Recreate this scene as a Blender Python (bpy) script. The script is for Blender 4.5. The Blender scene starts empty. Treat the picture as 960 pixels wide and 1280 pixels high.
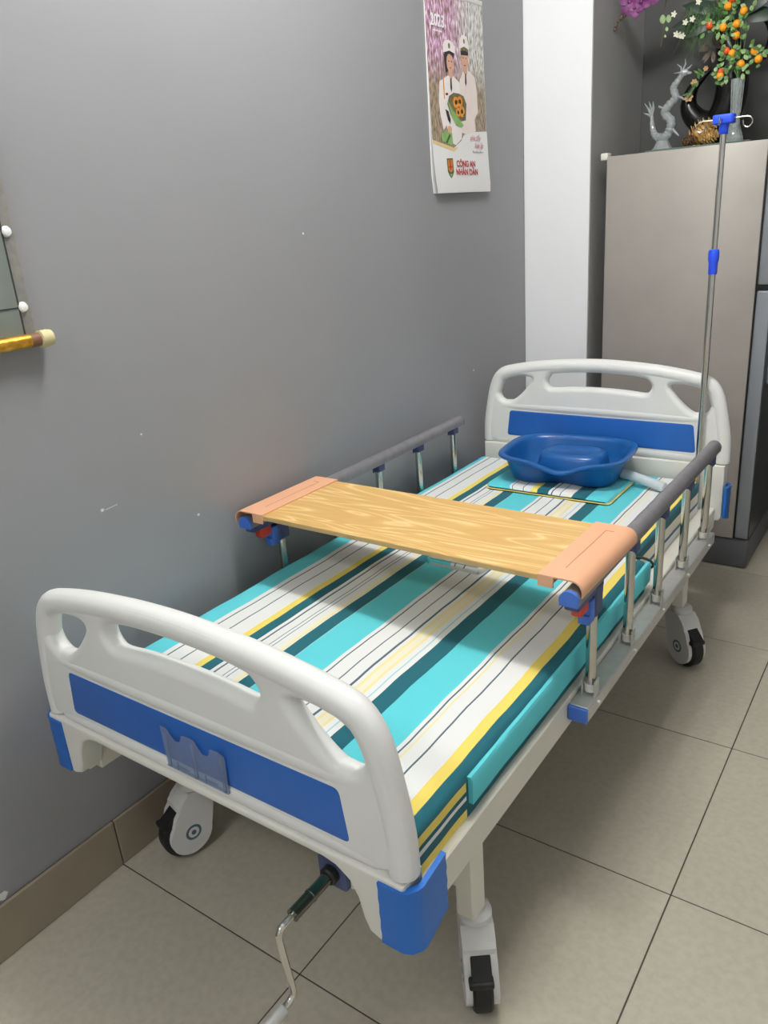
import bpy, bmesh, math, random
from mathutils import Vector, Matrix
random.seed(7)
C = bpy.context.scene.collection
scene = bpy.context.scene
PI = math.pi

# ------------------------------------------------------------------ camera
cam_d = bpy.data.cameras.new('camera')
cam = bpy.data.objects.new('camera', cam_d)
C.objects.link(cam)
cam_d.sensor_fit = 'VERTICAL'
cam_d.sensor_height = 32.0
cam_d.lens = 975.2 / 1280.0 * 32.0
cam_d.clip_start = 0.02
YAW, PIT, ROL = -0.63376, -0.35813, -0.07691
fw = Vector((math.sin(YAW) * math.cos(PIT), math.cos(YAW) * math.cos(PIT), math.sin(PIT)))
r0 = Vector((math.cos(YAW), -math.sin(YAW), 0))
u0 = r0.cross(fw)
rt = math.cos(ROL) * r0 + math.sin(ROL) * u0
up = -math.sin(ROL) * r0 + math.cos(ROL) * u0
M = Matrix((rt, up, -fw)).transposed().to_4x4()
M.translation = Vector((1.524, -0.8282, 1.4848))
cam.matrix_world = M
scene.camera = cam

# ------------------------------------------------------------------ light, exposure
w = bpy.data.worlds.new('world')
scene.world = w
w.use_nodes = True
w.node_tree.nodes['Background'].inputs[0].default_value = (0.80, 0.9, 1.0, 1)
w.node_tree.nodes['Background'].inputs[1].default_value = 0.25
scene.view_settings.view_transform = 'Standard'
scene.view_settings.look = 'None'
scene.view_settings.gamma = 1.0
scene.view_settings.use_curve_mapping = False
scene.view_settings.exposure = -0.5


def tube_lamp(name, y, z, xs, power, col):
    """a ceiling batten: a row of soft round lights that shine to all sides"""
    for x in xs:
        d = bpy.data.lights.new(name, 'POINT')
        d.shadow_soft_size = 0.09
        d.energy, d.color = power / len(xs), col
        o = bpy.data.objects.new(name, d)
        o.location = (x, y, z)
        C.objects.link(o)


tube_lamp('ceiling_lamp_light', 0.60, 2.98, (0.58, 0.80, 1.02), 134, (1.0, 0.99, 0.965))
tube_lamp('ceiling_lamp_light', -1.90, 2.98, (0.40, 0.65, 0.90), 72, (0.96, 0.98, 1.0))


# ------------------------------------------------------------------ materials
def lin(c):
    return tuple(((v / 255.0) / 12.92 if v / 255.0 <= 0.04045 else ((v / 255.0 + 0.055) / 1.055) ** 2.4) for v in c)


def mat(name, rgb, rough=0.5, metal=0.0, var=0.06, scale=12.0, bump=0.0, bscale=200.0, spec=0.5, coat=0.0, trans=0.0, ior=1.45):
    m = bpy.data.materials.new(name)
    m.use_nodes = True
    nt = m.node_tree
    b = nt.nodes['Principled BSDF']
    b.inputs['Roughness'].default_value = rough
    b.inputs['Metallic'].default_value = metal
    b.inputs['Specular IOR Level'].default_value = spec
    b.inputs['Coat Weight'].default_value = coat
    b.inputs['Transmission Weight'].default_value = trans
    b.inputs['IOR'].default_value = ior
    L = lin(rgb)
    tc = nt.nodes.new('ShaderNodeTexCoord')
    n = nt.nodes.new('ShaderNodeTexNoise')
    n.inputs['Scale'].default_value = scale
    n.inputs['Detail'].default_value = 4
    nt.links.new(tc.outputs['Object'], n.inputs['Vector'])
    r = nt.nodes.new('ShaderNodeValToRGB')
    r.color_ramp.elements[0].position = 0.3
    r.color_ramp.elements[1].position = 0.7
    r.color_ramp.elements[0].color = tuple(v * (1 - var) for v in L) + (1,)
    r.color_ramp.elements[1].color = tuple(min(1, v * (1 + var)) for v in L) + (1,)
    nt.links.new(n.outputs['Fac'], r.inputs['Fac'])
    nt.links.new(r.outputs['Color'], b.inputs['Base Color'])
    if bump > 0:
        n2 = nt.nodes.new('ShaderNodeTexNoise')
        n2.inputs['Scale'].default_value = bscale
        n2.inputs['Detail'].default_value = 3
        nt.links.new(tc.outputs['Object'], n2.inputs['Vector'])
        bp = nt.nodes.new('ShaderNodeBump')
        bp.inputs['Strength'].default_value = bump
        bp.inputs['Distance'].default_value = 0.002
        nt.links.new(n2.outputs['Fac'], bp.inputs['Height'])
        nt.links.new(bp.outputs['Normal'], b.inputs['Normal'])
    return m


def vmat(name, rough=0.8, bump=0.15):
    """printed cloth: the colour of every printed stripe is stored on its own face"""
    m = mat(name, (255, 255, 255), rough, var=0.0, bump=bump, bscale=900, spec=0.2)
    nt = m.node_tree
    b = nt.nodes['Principled BSDF']
    a = nt.nodes.new('ShaderNodeAttribute')
    a.attribute_name = 'print'
    nt.links.new(a.outputs['Color'], b.inputs['Base Color'])
    b.inputs['Sheen Weight'].default_value = 0.1
    return m


def floor_mat():
    m = mat('floor_tile', (186, 180, 164), 0.34, var=0.05, scale=3.0, spec=0.5)
    nt = m.node_tree
    b = nt.nodes['Principled BSDF']
    tc = nt.nodes.new('ShaderNodeTexCoord')
    n = nt.nodes.new('ShaderNodeTexNoise')
    n.inputs['Scale'].default_value = 55
    n.inputs['Detail'].default_value = 6
    nt.links.new(tc.outputs['Object'], n.inputs['Vector'])
    r = nt.nodes.new('ShaderNodeValToRGB')
    r.color_ramp.elements[0].position = 0.35
    r.color_ramp.elements[1].position = 0.62
    r.color_ramp.elements[0].color = (0.90, 0.90, 0.89, 1)
    r.color_ramp.elements[1].color = (1, 1, 1, 1)
    nt.links.new(n.outputs['Fac'], r.inputs['Fac'])
    mx = nt.nodes.new('ShaderNodeMix')
    mx.data_type = 'RGBA'
    mx.blend_type = 'MULTIPLY'
    mx.inputs['Factor'].default_value = 1.0
    old = b.inputs['Base Color'].links[0].from_socket
    nt.links.new(old, mx.inputs['A'])
    nt.links.new(r.outputs['Color'], mx.inputs['B'])
    nt.links.new(mx.outputs['Result'], b.inputs['Base Color'])
    return m


def wood_mat():
    m = mat('oak_laminate', (235, 190, 120), 0.38, var=0.0)
    nt = m.node_tree
    b = nt.nodes['Principled BSDF']
    tc = nt.nodes.new('ShaderNodeTexCoord')
    mp = nt.nodes.new('ShaderNodeMapping')
    mp.inputs['Scale'].default_value = (1.1, 9.5, 9.5)
    nt.links.new(tc.outputs['Object'], mp.inputs['Vector'])
    n = nt.nodes.new('ShaderNodeTexNoise')
    n.inputs['Scale'].default_value = 1.15
    n.inputs['Detail'].default_value = 2.0
    n.inputs['Distortion'].default_value = 0.6
    nt.links.new(mp.outputs['Vector'], n.inputs['Vector'])
    mm = nt.nodes.new('ShaderNodeMath')
    mm.operation = 'MULTIPLY'
    mm.inputs[1].default_value = 11.0
    nt.links.new(n.outputs['Fac'], mm.inputs[0])
    fr = nt.nodes.new('ShaderNodeMath')
    fr.operation = 'PINGPONG'
    fr.inputs[1].default_value = 0.5
    nt.links.new(mm.outputs[0], fr.inputs[0])
    r = nt.nodes.new('ShaderNodeValToRGB')
    e = r.color_ramp.elements
    e[0].position = 0.0
    e[0].color = lin((244, 212, 152)) + (1,)
    e[1].position = 0.5
    e[1].color = lin((214, 172, 106)) + (1,)
    x = e.new(0.16)
    x.color = lin((224, 182, 114)) + (1,)
    nt.links.new(fr.outputs[0], r.inputs['Fac'])
    mp2 = nt.nodes.new('ShaderNodeMapping')
    mp2.inputs['Scale'].default_value = (6, 260, 260)
    nt.links.new(tc.outputs['Object'], mp2.inputs['Vector'])
    n2 = nt.nodes.new('ShaderNodeTexNoise')
    n2.inputs['Scale'].default_value = 1.0
    nt.links.new(mp2.outputs['Vector'], n2.inputs['Vector'])
    r2 = nt.nodes.new('ShaderNodeValToRGB')
    r2.color_ramp.elements[0].color = (0.90, 0.88, 0.85, 1)
    r2.color_ramp.elements[1].color = (1, 1, 1, 1)
    nt.links.new(n2.outputs['Fac'], r2.inputs['Fac'])
    mx = nt.nodes.new('ShaderNodeMix')
    mx.data_type = 'RGBA'
    mx.blend_type = 'MULTIPLY'
    mx.inputs['Factor'].default_value = 1.0
    nt.links.new(r.outputs['Color'], mx.inputs['A'])
    nt.links.new(r2.outputs['Color'], mx.inputs['B'])
    nt.links.new(mx.outputs['Result'], b.inputs['Base Color'])
    return m


def blossom_print():
    """the printed blossom-tree backdrop of the calendar picture"""
    m = mat('printed_blossom', (200, 180, 180), 0.45, var=0.0)
    nt = m.node_tree
    b = nt.nodes['Principled BSDF']
    tc = nt.nodes.new('ShaderNodeTexCoord')
    sep = nt.nodes.new('ShaderNodeSeparateXYZ')
    nt.links.new(tc.outputs['Object'], sep.inputs[0])
    mp = nt.nodes.new('ShaderNodeMapping')
    mp.inputs['Scale'].default_value = (1, 120, 38)
    nt.links.new(tc.outputs['Object'], mp.inputs['Vector'])
    n = nt.nodes.new('ShaderNodeTexNoise')
    n.inputs['Scale'].default_value = 1.0
    n.inputs['Detail'].default_value = 5
    nt.links.new(mp.outputs['Vector'], n.inputs['Vector'])
    pink = nt.nodes.new('ShaderNodeValToRGB')
    e = pink.color_ramp.elements
    e[0].position, e[0].color = 0.34, lin((112, 92, 78)) + (1,)
    e[1].position, e[1].color = 0.66, lin((246, 236, 240)) + (1,)
    for p, c in ((0.43, (150, 120, 110)), (0.49, (192, 138, 178)), (0.56, (212, 172, 204))):
        x = e.new(p)
        x.color = lin(c) + (1,)
    nt.links.new(n.outputs['Fac'], pink.inputs['Fac'])
    pale = nt.nodes.new('ShaderNodeValToRGB')
    e = pale.color_ramp.elements
    e[0].position, e[0].color = 0.34, lin((122, 118, 104)) + (1,)
    e[1].position, e[1].color = 0.60, lin((236, 236, 232)) + (1,)
    x = e.new(0.47)
    x.color = lin((190, 188, 182)) + (1,)
    nt.links.new(n.outputs['Fac'], pale.inputs['Fac'])
    brown = nt.nodes.new('ShaderNodeValToRGB')
    e = brown.color_ramp.elements
    e[0].position, e[0].color = 0.34, lin((108, 88, 66)) + (1,)
    e[1].position, e[1].color = 0.66, lin((186, 168, 146)) + (1,)
    nt.links.new(n.outputs['Fac'], brown.inputs['Fac'])
    ra = nt.nodes.new('ShaderNodeMapRange')
    ra.inputs['From Min'].default_value, ra.inputs['From Max'].default_value = 0.16, 0.30
    nt.links.new(sep.outputs['Y'], ra.inputs['Value'])
    m1 = nt.nodes.new('ShaderNodeMix')
    m1.data_type = 'RGBA'
    nt.links.new(ra.outputs['Result'], m1.inputs['Factor'])
    nt.links.new(pink.outputs['Color'], m1.inputs['A'])
    nt.links.new(pale.outputs['Color'], m1.inputs['B'])
    rb = nt.nodes.new('ShaderNodeMapRange')
    rb.inputs['From Min'].default_value, rb.inputs['From Max'].default_value = 0.44, 0.33
    nt.links.new(sep.outputs['Z'], rb.inputs['Value'])
    m2 = nt.nodes.new('ShaderNodeMix')
    m2.data_type = 'RGBA'
    nt.links.new(rb.outputs['Result'], m2.inputs['Factor'])
    nt.links.new(m1.outputs['Result'], m2.inputs['A'])
    nt.links.new(brown.outputs['Color'], m2.inputs['B'])
    nt.links.new(m2.outputs['Result'], b.inputs['Base Color'])
    return m


T = {}
T['wall'] = mat('grey_wall_paint', (147, 147, 150), 0.42, var=0.025, scale=1.6, bump=0.08, bscale=260, spec=0.45)
T['white_wall'] = mat('white_wall_paint', (238, 239, 241), 0.6, var=0.02, scale=2, bump=0.08, bscale=260)
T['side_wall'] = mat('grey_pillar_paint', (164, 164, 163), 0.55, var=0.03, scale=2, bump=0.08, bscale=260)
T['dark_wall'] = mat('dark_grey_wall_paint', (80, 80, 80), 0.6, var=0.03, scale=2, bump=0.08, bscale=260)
T['ceiling'] = mat('ceiling_paint', (235, 235, 232), 0.8, var=0.02)
T['tile'] = floor_mat()
T['grout'] = mat('grout', (78, 74, 66), 0.9)
T['base_tile'] = mat('baseboard_tile', (150, 138, 120), 0.4, var=0.06, scale=6)
T['white'] = mat('white_plastic', (229, 229, 226), 0.36, var=0.015, scale=6, spec=0.5)
T['cream'] = mat('cream_plastic', (224, 222, 213), 0.42, var=0.02)
T['blue'] = mat('blue_panel_plastic', (40, 100, 184), 0.33, var=0.05, scale=9)
T['bumper'] = mat('blue_bumper_plastic', (34, 106, 194), 0.38, var=0.04)
T['steel_white'] = mat('white_coated_steel', (222, 220, 208), 0.35, var=0.02)
T['alu'] = mat('brushed_aluminium', (196, 196, 192), 0.36, 0.35, var=0.06, scale=40)
T['rail_grey'] = mat('grey_rail_tube', (138, 136, 140), 0.42, 0.35, var=0.10, scale=30)
T['chrome'] = mat('stainless_steel', (206, 204, 198), 0.16, 1.0, var=0.03)
T['dchrome'] = mat('dark_chrome', (120, 118, 114), 0.25, 1.0, var=0.05)
T['clamp'] = mat('dark_blue_grey_bracket', (70, 80, 122), 0.45, 0.1)
T['clamp_blue'] = mat('blue_clamp_plastic', (72, 116, 206), 0.4)
T['red'] = mat('red_button_plastic', (206, 62, 46), 0.4)
T['black'] = mat('black_rubber', (26, 26, 27), 0.55)
T['black_gloss'] = mat('black_glazed_ceramic', (14, 14, 14), 0.25)
T['caster'] = mat('white_caster_shell', (214, 214, 212), 0.4, var=0.03)
T['hub'] = mat('hub_blue_grey', (84, 108, 122), 0.45)
T['salmon'] = mat('salmon_plastic', (232, 176, 140), 0.42, var=0.02)
T['salmon_dark'] = mat('salmon_groove', (206, 142, 108), 0.5)
T['wood'] = wood_mat()
T['wood_edge'] = mat('oak_edge_band', (206, 172, 118), 0.5, var=0.08, scale=30)
T['cloth'] = vmat('striped_mattress_cloth')
T['piping'] = mat('pale_piping', (228, 232, 226), 0.8)
T['piping_yellow'] = mat('yellow_piping', (236, 220, 130), 0.8)
T['basin'] = mat('blue_basin_plastic', (20, 88, 156), 0.28, var=0.03, spec=0.5)
T['tube'] = mat('milky_tube_plastic', (222, 232, 236), 0.4, trans=0.25)
T['acrylic'] = mat('clear_acrylic', (206, 220, 240), 0.12, trans=0.82, ior=1.12)
T['fridge'] = mat('warm_grey_fridge_side', (166, 160, 153), 0.42, 0.15, var=0.04, scale=6, bump=0.1, bscale=500)
T['fridge_door'] = mat('silver_fridge_door', (150, 154, 160), 0.38, 0.3, var=0.03)
T['fridge_front'] = mat('dark_fridge_front', (60, 61, 64), 0.3, 0.2)
T['plinth'] = mat('dark_grey_plinth', (92, 92, 96), 0.5)
T['seal'] = mat('black_door_seal', (22, 22, 22), 0.6)
T['paper'] = mat('calendar_paper', (236, 236, 236), 0.5, var=0.01)
T['blossom'] = blossom_print()
T['ink_red'] = mat('red_print', (176, 44, 46), 0.6)
T['ink_white'] = mat('white_print', (244, 244, 246), 0.6)
T['ink_pinkred'] = mat('rose_print', (196, 130, 136), 0.6)
T['ink_grey'] = mat('grey_print', (158, 150, 152), 0.6)
T['p_coat'] = mat('printed_cream_coat', (236, 222, 216), 0.5, var=0.04, scale=30)
T['p_coat2'] = mat('printed_white_coat', (240, 232, 230), 0.5, var=0.04, scale=30)
T['p_skin'] = mat('printed_skin', (214, 166, 142), 0.5)
T['p_dark'] = mat('printed_black', (40, 36, 38), 0.5)
T['p_orange'] = mat('printed_orange', (230, 150, 40), 0.5, var=0.2, scale=60)
T['p_green'] = mat('printed_green', (132, 178, 104), 0.5, var=0.12, scale=50)
T['p_olive'] = mat('printed_olive', (112, 100, 70), 0.5, var=0.3, scale=80)
T['p_gold'] = mat('printed_gold', (226, 200, 150), 0.5)
T['emblem'] = mat('emblem_orange', (196, 122, 40), 0.5)
T['emblem_dark'] = mat('emblem_dark_green', (70, 86, 50), 0.5)
T['silver'] = mat('silver_brocade_border', (150, 148, 142), 0.35, 0.35, var=0.12, scale=60)
T['scroll'] = mat('grey_green_picture', (118, 124, 118), 0.28, var=0.12, scale=5)
T['line'] = mat('thin_dark_line', (58, 60, 58), 0.5)
T['gold'] = mat('gold_brocade', (214, 160, 62), 0.28, 0.85, var=0.35, scale=55, bump=0.3, bscale=120)
T['brown'] = mat('brown_wood_knob', (120, 84, 58), 0.45)
T['knob'] = mat('cream_ribbed_knob', (206, 196, 150), 0.5)
T['stud'] = mat('stud_glare_white', (250, 250, 250), 0.15, coat=0.6)  # ceiling light reflected in the chrome studs, put in as bright white colour
T['crystal'] = mat('frosted_crystal', (212, 218, 220), 0.16, trans=0.55, ior=1.5, var=0.10, scale=60)
T['glass'] = mat('clear_glass', (236, 244, 242), 0.06, trans=0.78, ior=1.45)
T['tray'] = mat('green_glass', (150, 172, 160), 0.08, trans=0.6, ior=1.45)
T['leaf'] = mat('green_leaf', (84, 124, 62), 0.5, var=0.25, scale=30)
T['leaf_pale'] = mat('pale_green_leaf', (140, 168, 112), 0.5, var=0.2, scale=30)
T['leaf_dark'] = mat('dark_green_leaf', (44, 62, 48), 0.4, var=0.2, scale=20)
T['stem'] = mat('brown_stem', (96, 84, 58), 0.6)
T['orange'] = mat('orange_fruit_skin', (246, 160, 34), 0.35, var=0.08, scale=40)
T['orange_red'] = mat('red_orange_fruit_skin', (232, 92, 40), 0.35, var=0.08, scale=40)
T['cone'] = mat('golden_cone_scale', (214, 176, 110), 0.4, 0.3, var=0.2, scale=40)
T['cone_dark'] = mat('brown_cone_scale', (110, 84, 58), 0.5, var=0.2, scale=40)
T['orchid'] = mat('purple_petal', (122, 56, 114), 0.5, var=0.25, scale=40)
T['blossom_white'] = mat('white_petal', (226, 226, 206), 0.5)
T['bud'] = mat('dark_bud', (92, 78, 68), 0.6)
T['peach'] = mat('peach_flower', (214, 172, 128), 0.5, var=0.2, scale=40)
T['iv_blue'] = mat('bright_blue_plastic', (44, 84, 232), 0.38)
T['chip'] = mat('bare_plaster', (220, 222, 220), 0.8)

# ------------------------------------------------------------------ mesh helpers
OFF = {}                     # root location of every object, so parts can be written in room coordinates


def thing(name, label, cat, loc, group=None):
    o = bpy.data.objects.new(name, None)
    o.empty_display_size = 0.05
    o.location = loc
    o['label'] = label
    o['category'] = cat
    if group:
        o['group'] = group
    C.objects.link(o)
    OFF[o.name] = Vector(loc)
    return o


def group_part(name, parent, label=None):
    o = bpy.data.objects.new(name, None)
    o.empty_display_size = 0.02
    o.parent = parent
    C.objects.link(o)
    OFF[o.name] = OFF[parent.name]
    if label:
        o['label'] = label
    return o


def link(name, bm, m, parent=None, smooth=35, loc=None, label=None, local=False):
    me = bpy.data.meshes.new(name)
    if not local:
        off = OFF[parent.name] if parent else Vector(loc or (0, 0, 0))
        bmesh.ops.translate(bm, verts=bm.verts, vec=-off)
    bmesh.ops.recalc_face_normals(bm, faces=bm.faces)
    bm.to_mesh(me)
    bm.free()
    for x in (m if isinstance(m, (list, tuple)) else [m]):
        me.materials.append(x)
    if smooth:
        me.polygons.foreach_set('use_smooth', [True] * len(me.polygons))
        me.set_sharp_from_angle(angle=math.radians(smooth))
    o = bpy.data.objects.new(name, me)
    if parent:
        o.parent = parent
        OFF[o.name] = OFF[parent.name]
    else:
        o.location = loc or (0, 0, 0)
        OFF[o.name] = Vector(loc or (0, 0, 0))
    if label:
        o['label'] = label
    C.objects.link(o)
    return o


def tag(o, label, cat, group=None):
    o['label'] = label
    o['category'] = cat
    if group:
        o['group'] = group
    return o


def struct(o, label=None):
    o['kind'] = 'structure'
    if label:
        o['label'] = label
    return o


def copy_part(src, parent):
    c = src.copy()
    C.objects.link(c)
    c.parent = parent
    return c


def B():
    return bmesh.new()


def box(bm, a, b, bev=0.0, seg=2):
    x0, y0, z0 = a
    x1, y1, z1 = b
    v = [bm.verts.new(p) for p in ((x0, y0, z0), (x1, y0, z0), (x1, y1, z0), (x0, y1, z0), (x0, y0, z1), (x1, y0, z1), (x1, y1, z1), (x0, y1, z1))]
    fs = [bm.faces.new([v[i] for i in q]) for q in ((3, 2, 1, 0), (4, 5, 6, 7), (0, 1, 5, 4), (1, 2, 6, 5), (2, 3, 7, 6), (3, 0, 4, 7))]
    if bev > 0:
        es = list({e for f in fs for e in f.edges})
        bmesh.ops.bevel(bm, geom=es, offset=bev, segments=seg, profile=0.5, affect='EDGES')
    return bm


def frame_of(d):
    d = d.normalized()
    h = Vector((0, 0, 1)) if abs(d.z) < 0.9 else Vector((1, 0, 0))
    a = d.cross(h).normalized()
    return a, d.cross(a).normalized()


def sweep(bm, pts, rad, n=12, cap=True, closed=False):
    pts = [Vector(p) for p in pts]
    rs = rad if isinstance(rad, (list, tuple)) else [rad] * len(pts)
    rings = []
    a = None
    N = len(pts)
    for i, p in enumerate(pts):
        if closed:
            d = pts[(i + 1) % N] - pts[i - 1]
        else:
            d = pts[min(i + 1, N - 1)] - pts[max(i - 1, 0)]
        d = d.normalized()
        if a is None:
            a, b = frame_of(d)
        else:
            a = (a - d * a.dot(d)).normalized()
            b = d.cross(a).normalized()
        r = rs[i]
        rings.append([bm.verts.new(p + r * (math.cos(2 * PI * k / n) * a + math.sin(2 * PI * k / n) * b)) for k in range(n)])
    R = len(rings)
    for i in range(R if closed else R - 1):
        q0, q1 = rings[i], rings[(i + 1) % R]
        for k in range(n):
            bm.faces.new((q0[k], q0[(k + 1) % n], q1[(k + 1) % n], q1[k]))
    if cap and not closed:
        bm.faces.new(rings[0][::-1])
        bm.faces.new(rings[-1])
    return bm


def cyl(bm, p0, p1, r, n=20, r1=None):
    return sweep(bm, [p0, p1], [r, r if r1 is None else r1], n)


def lathe(bm, prof, o=(0, 0, 0), n=24, axis=(0, 0, 1), cap=True):
    o = Vector(o)
    ax = Vector(axis).normalized()
    a, b = frame_of(ax)
    rings = [[bm.verts.new(o + ax * h + r * (math.cos(2 * PI * k / n) * a + math.sin(2 * PI * k / n) * b)) for k in range(n)] for r, h in prof]
    for q0, q1 in zip(rings, rings[1:]):
        for k in range(n):
            bm.faces.new((q0[k], q0[(k + 1) % n], q1[(k + 1) % n], q1[k]))
    if cap:
        bm.faces.new(rings[0][::-1])
        bm.faces.new(rings[-1])
    return bm


def prism(bm, poly, f0, f1):
    """poly: list of 2-D points; f0/f1 map a 2-D point to the two end caps"""
    a = [bm.verts.new(f0(*p)) for p in poly]
    b = [bm.verts.new(f1(*p)) for p in poly]
    n = len(poly)
    bm.faces.new(a[::-1])
    bm.faces.new(b)
    for i in range(n):
        bm.faces.new((a[i], a[(i + 1) % n], b[(i + 1) % n], b[i]))
    return bm


def ball(bm, c, r, sx=1, sy=1, sz=1, u=10, v=7):
    mtx = Matrix.Translation(c) @ Matrix.Diagonal((sx, sy, sz, 1))
    bmesh.ops.create_uvsphere(bm, u_segments=u, v_segments=v, radius=r, matrix=mtx)
    return bm


def smooth_path(pts, sub=6, closed=False):
    pts = [Vector(p) for p in pts]
    N = len(pts)
    out = []
    rng = range(N) if closed else range(N - 1)
    for i in rng:
        if closed:
            p0, p1, p2, p3 = pts[i - 1], pts[i], pts[(i + 1) % N], pts[(i + 2) % N]
        else:
            p0, p1, p2, p3 = pts[max(i - 1, 0)], pts[i], pts[i + 1], pts[min(i + 2, N - 1)]
        for k in range(sub):
            t = k / sub
            out.append(0.5 * ((2 * p1) + (p2 - p0) * t + (2 * p0 - 5 * p1 + 4 * p2 - p3) * t * t + (3 * p1 - p0 - 3 * p2 + p3) * t ** 3))
    if not closed:
        out.append(pts[-1])
    return out


def lerp_list(vals, n):
    out = []
    for i in range(n):
        t = i / (n - 1) * (len(vals) - 1)
        k = min(int(t), len(vals) - 2)
        out.append(vals[k] + (vals[k + 1] - vals[k]) * (t - k))
    return out


def flat_solid(bm, loops, thick, bev, conv, res=3):
    """a plate from 2-D loops (first the outline, then the holes) with rounded edges; conv maps (u, v, t) into the room"""
    cu = bpy.data.curves.new('plate', 'CURVE')
    cu.dimensions = '2D'
    cu.fill_mode = 'BOTH'
    cu.extrude = max(thick / 2 - bev, 0.0001)
    cu.bevel_depth = bev
    cu.bevel_resolution = res
    cu.offset = -bev
    for lp in loops:
        s = cu.splines.new('POLY')
        s.points.add(len(lp) - 1)
        for pt, q in zip(s.points, lp):
            pt.co = (q[0], q[1], 0, 1)
        s.use_cyclic_u = True
    o = bpy.data.objects.new('plate', cu)
    C.objects.link(o)
    dg = bpy.context.evaluated_depsgraph_get()
    me = bpy.data.meshes.new_from_object(o.evaluated_get(dg))
    for v in me.vertices:
        v.co = conv(*v.co)
    bm.from_mesh(me)
    bpy.data.objects.remove(o)
    bpy.data.meshes.remove(me)
    bpy.data.curves.remove(cu)
    bmesh.ops.remove_doubles(bm, verts=bm.verts, dist=0.00001)
    return bm


def text_mesh(bm, s, size, conv, depth=0.0, shear=0.0, width=None, bold=0.0):
    cu = bpy.data.curves.new('lettering', 'FONT')
    cu.body = s
    cu.size = size
    cu.shear = shear
    cu.extrude = depth
    cu.offset = bold
    o = bpy.data.objects.new('lettering', cu)
    C.objects.link(o)
    dg = bpy.context.evaluated_depsgraph_get()
    me = bpy.data.meshes.new_from_object(o.evaluated_get(dg))
    xs = [v.co.x for v in me.vertices]
    k = width / (max(xs) - min(xs)) if width else 1.0
    x0 = min(xs)
    for v in me.vertices:
        v.co = conv((v.co.x - x0) * k, v.co.y, v.co.z)
    bm.from_mesh(me)
    bpy.data.objects.remove(o)
    bpy.data.meshes.remove(me)
    bpy.data.curves.remove(cu)
    return bm


def rounded(x0, y0, x1, y1, r, n=5):
    out = []
    for cx, cy, a in ((x1 - r, y1 - r, 0), (x0 + r, y1 - r, PI / 2), (x0 + r, y0 + r, PI), (x1 - r, y0 + r, 3 * PI / 2)):
        for k in range(n + 1):
            t = a + PI / 2 * k / n
            out.append((cx + r * math.cos(t), cy + r * math.sin(t)))
    return out


def mirror(lp, xc=0.0):
    return [(2 * xc - x, y) for x, y in lp][::-1]


# ------------------------------------------------------------------ the room
fl = struct(link('floor', box(B(), (-0.02, -3.6, -0.04), (3.7, 3.1, -0.0012)), T['grout'], loc=(0, 0, 0), smooth=0), 'beige tiled floor with dark grout joints')
tile_me = None
g = 0.0017
for i in range(6):
    for j in range(-6, 5):
        x0, y0 = 0.6 * i, 0.6 * j
        if tile_me is None:
            t = link('tile', box(B(), (g, g, -0.012), (0.6 - g, 0.6 - g, 0.0), 0.0007, 1), T['tile'], fl, smooth=0)
            tile_me = t
            t.location = (x0, y0, 0)
        else:
            t = copy_part(tile_me, fl)
            t.location = (x0, y0, 0)
H = 3.15
wl = struct(link('wall_left', box(B(), (-0.1, -3.7, 0), (0, 3.1, H)), T['wall'], smooth=0))
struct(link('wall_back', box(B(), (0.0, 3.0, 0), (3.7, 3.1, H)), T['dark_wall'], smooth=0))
struct(link('wall_right', box(B(), (3.6, -3.6, 0), (3.7, 3.0, H)), T['white_wall'], smooth=0))
struct(link('wall_front', box(B(), (0, -3.7, 0), (3.7, -3.6, H)), T['white_wall'], smooth=0))
struct(link('ceiling', box(B(), (-0.1, -3.7, H), (3.7, 3.1, H + 0.1)), T['ceiling'], smooth=0))
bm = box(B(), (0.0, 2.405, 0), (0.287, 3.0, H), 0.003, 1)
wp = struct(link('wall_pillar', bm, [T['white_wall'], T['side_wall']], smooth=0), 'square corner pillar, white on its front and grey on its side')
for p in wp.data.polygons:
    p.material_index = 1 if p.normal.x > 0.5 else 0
# tiled baseboard along the left wall
bb = struct(link('baseboard_left', box(B(), (0, -3.6, 0.0), (0.006, 2.405, 0.134)), T['grout'], smooth=0))
bt = None
for j in range(-6, 4):
    y0, y1 = 0.6 * j + g, min(0.6 * j + 0.6, 2.404) - g
    link('tile', box(B(), (0.003, y0, 0.001), (0.012, y1, 0.136), 0.0015, 1), T['base_tile'], bb, smooth=0)
# bits of chipped paint on the left wall
for (y, z, s) in ((0.157, 0.907, 0.008), (0.963, 1.463, 0.005), (1.925, 0.892, 0.007), (-0.284, 0.149, 0.016), (0.30, 1.05, 0.004), (0.43, 0.80, 0.005)):
    poly = [(s * random.uniform(0.5, 1) * math.cos(a), s * random.uniform(0.4, 0.9) * math.sin(a)) for a in (0, 0.9, 1.9, 2.8, 3.8, 4.9)]
    link('paint_chip', prism(B(), poly, lambda a, b: (0.0, y + a, z + b), lambda a, b: (0.0007, y + a, z + b)), T['chip'], wl, smooth=0)
link('paint_scratch', prism(B(), [(0, 0.001), (0.034, 0.003), (0.034, 0.004), (0, 0.002)], lambda a, b: (0, 0.165 + a, 0.904 + b), lambda a, b: (0.0006, 0.165 + a, 0.904 + b)), T['chip'], wl, smooth=0)

# ------------------------------------------------------------------ hospital bed
XC = 0.523
bed = thing('hospital_bed', 'white hospital bed with blue end panels standing along the grey wall', 'bed', (XC, 0.9, 0))
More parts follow.
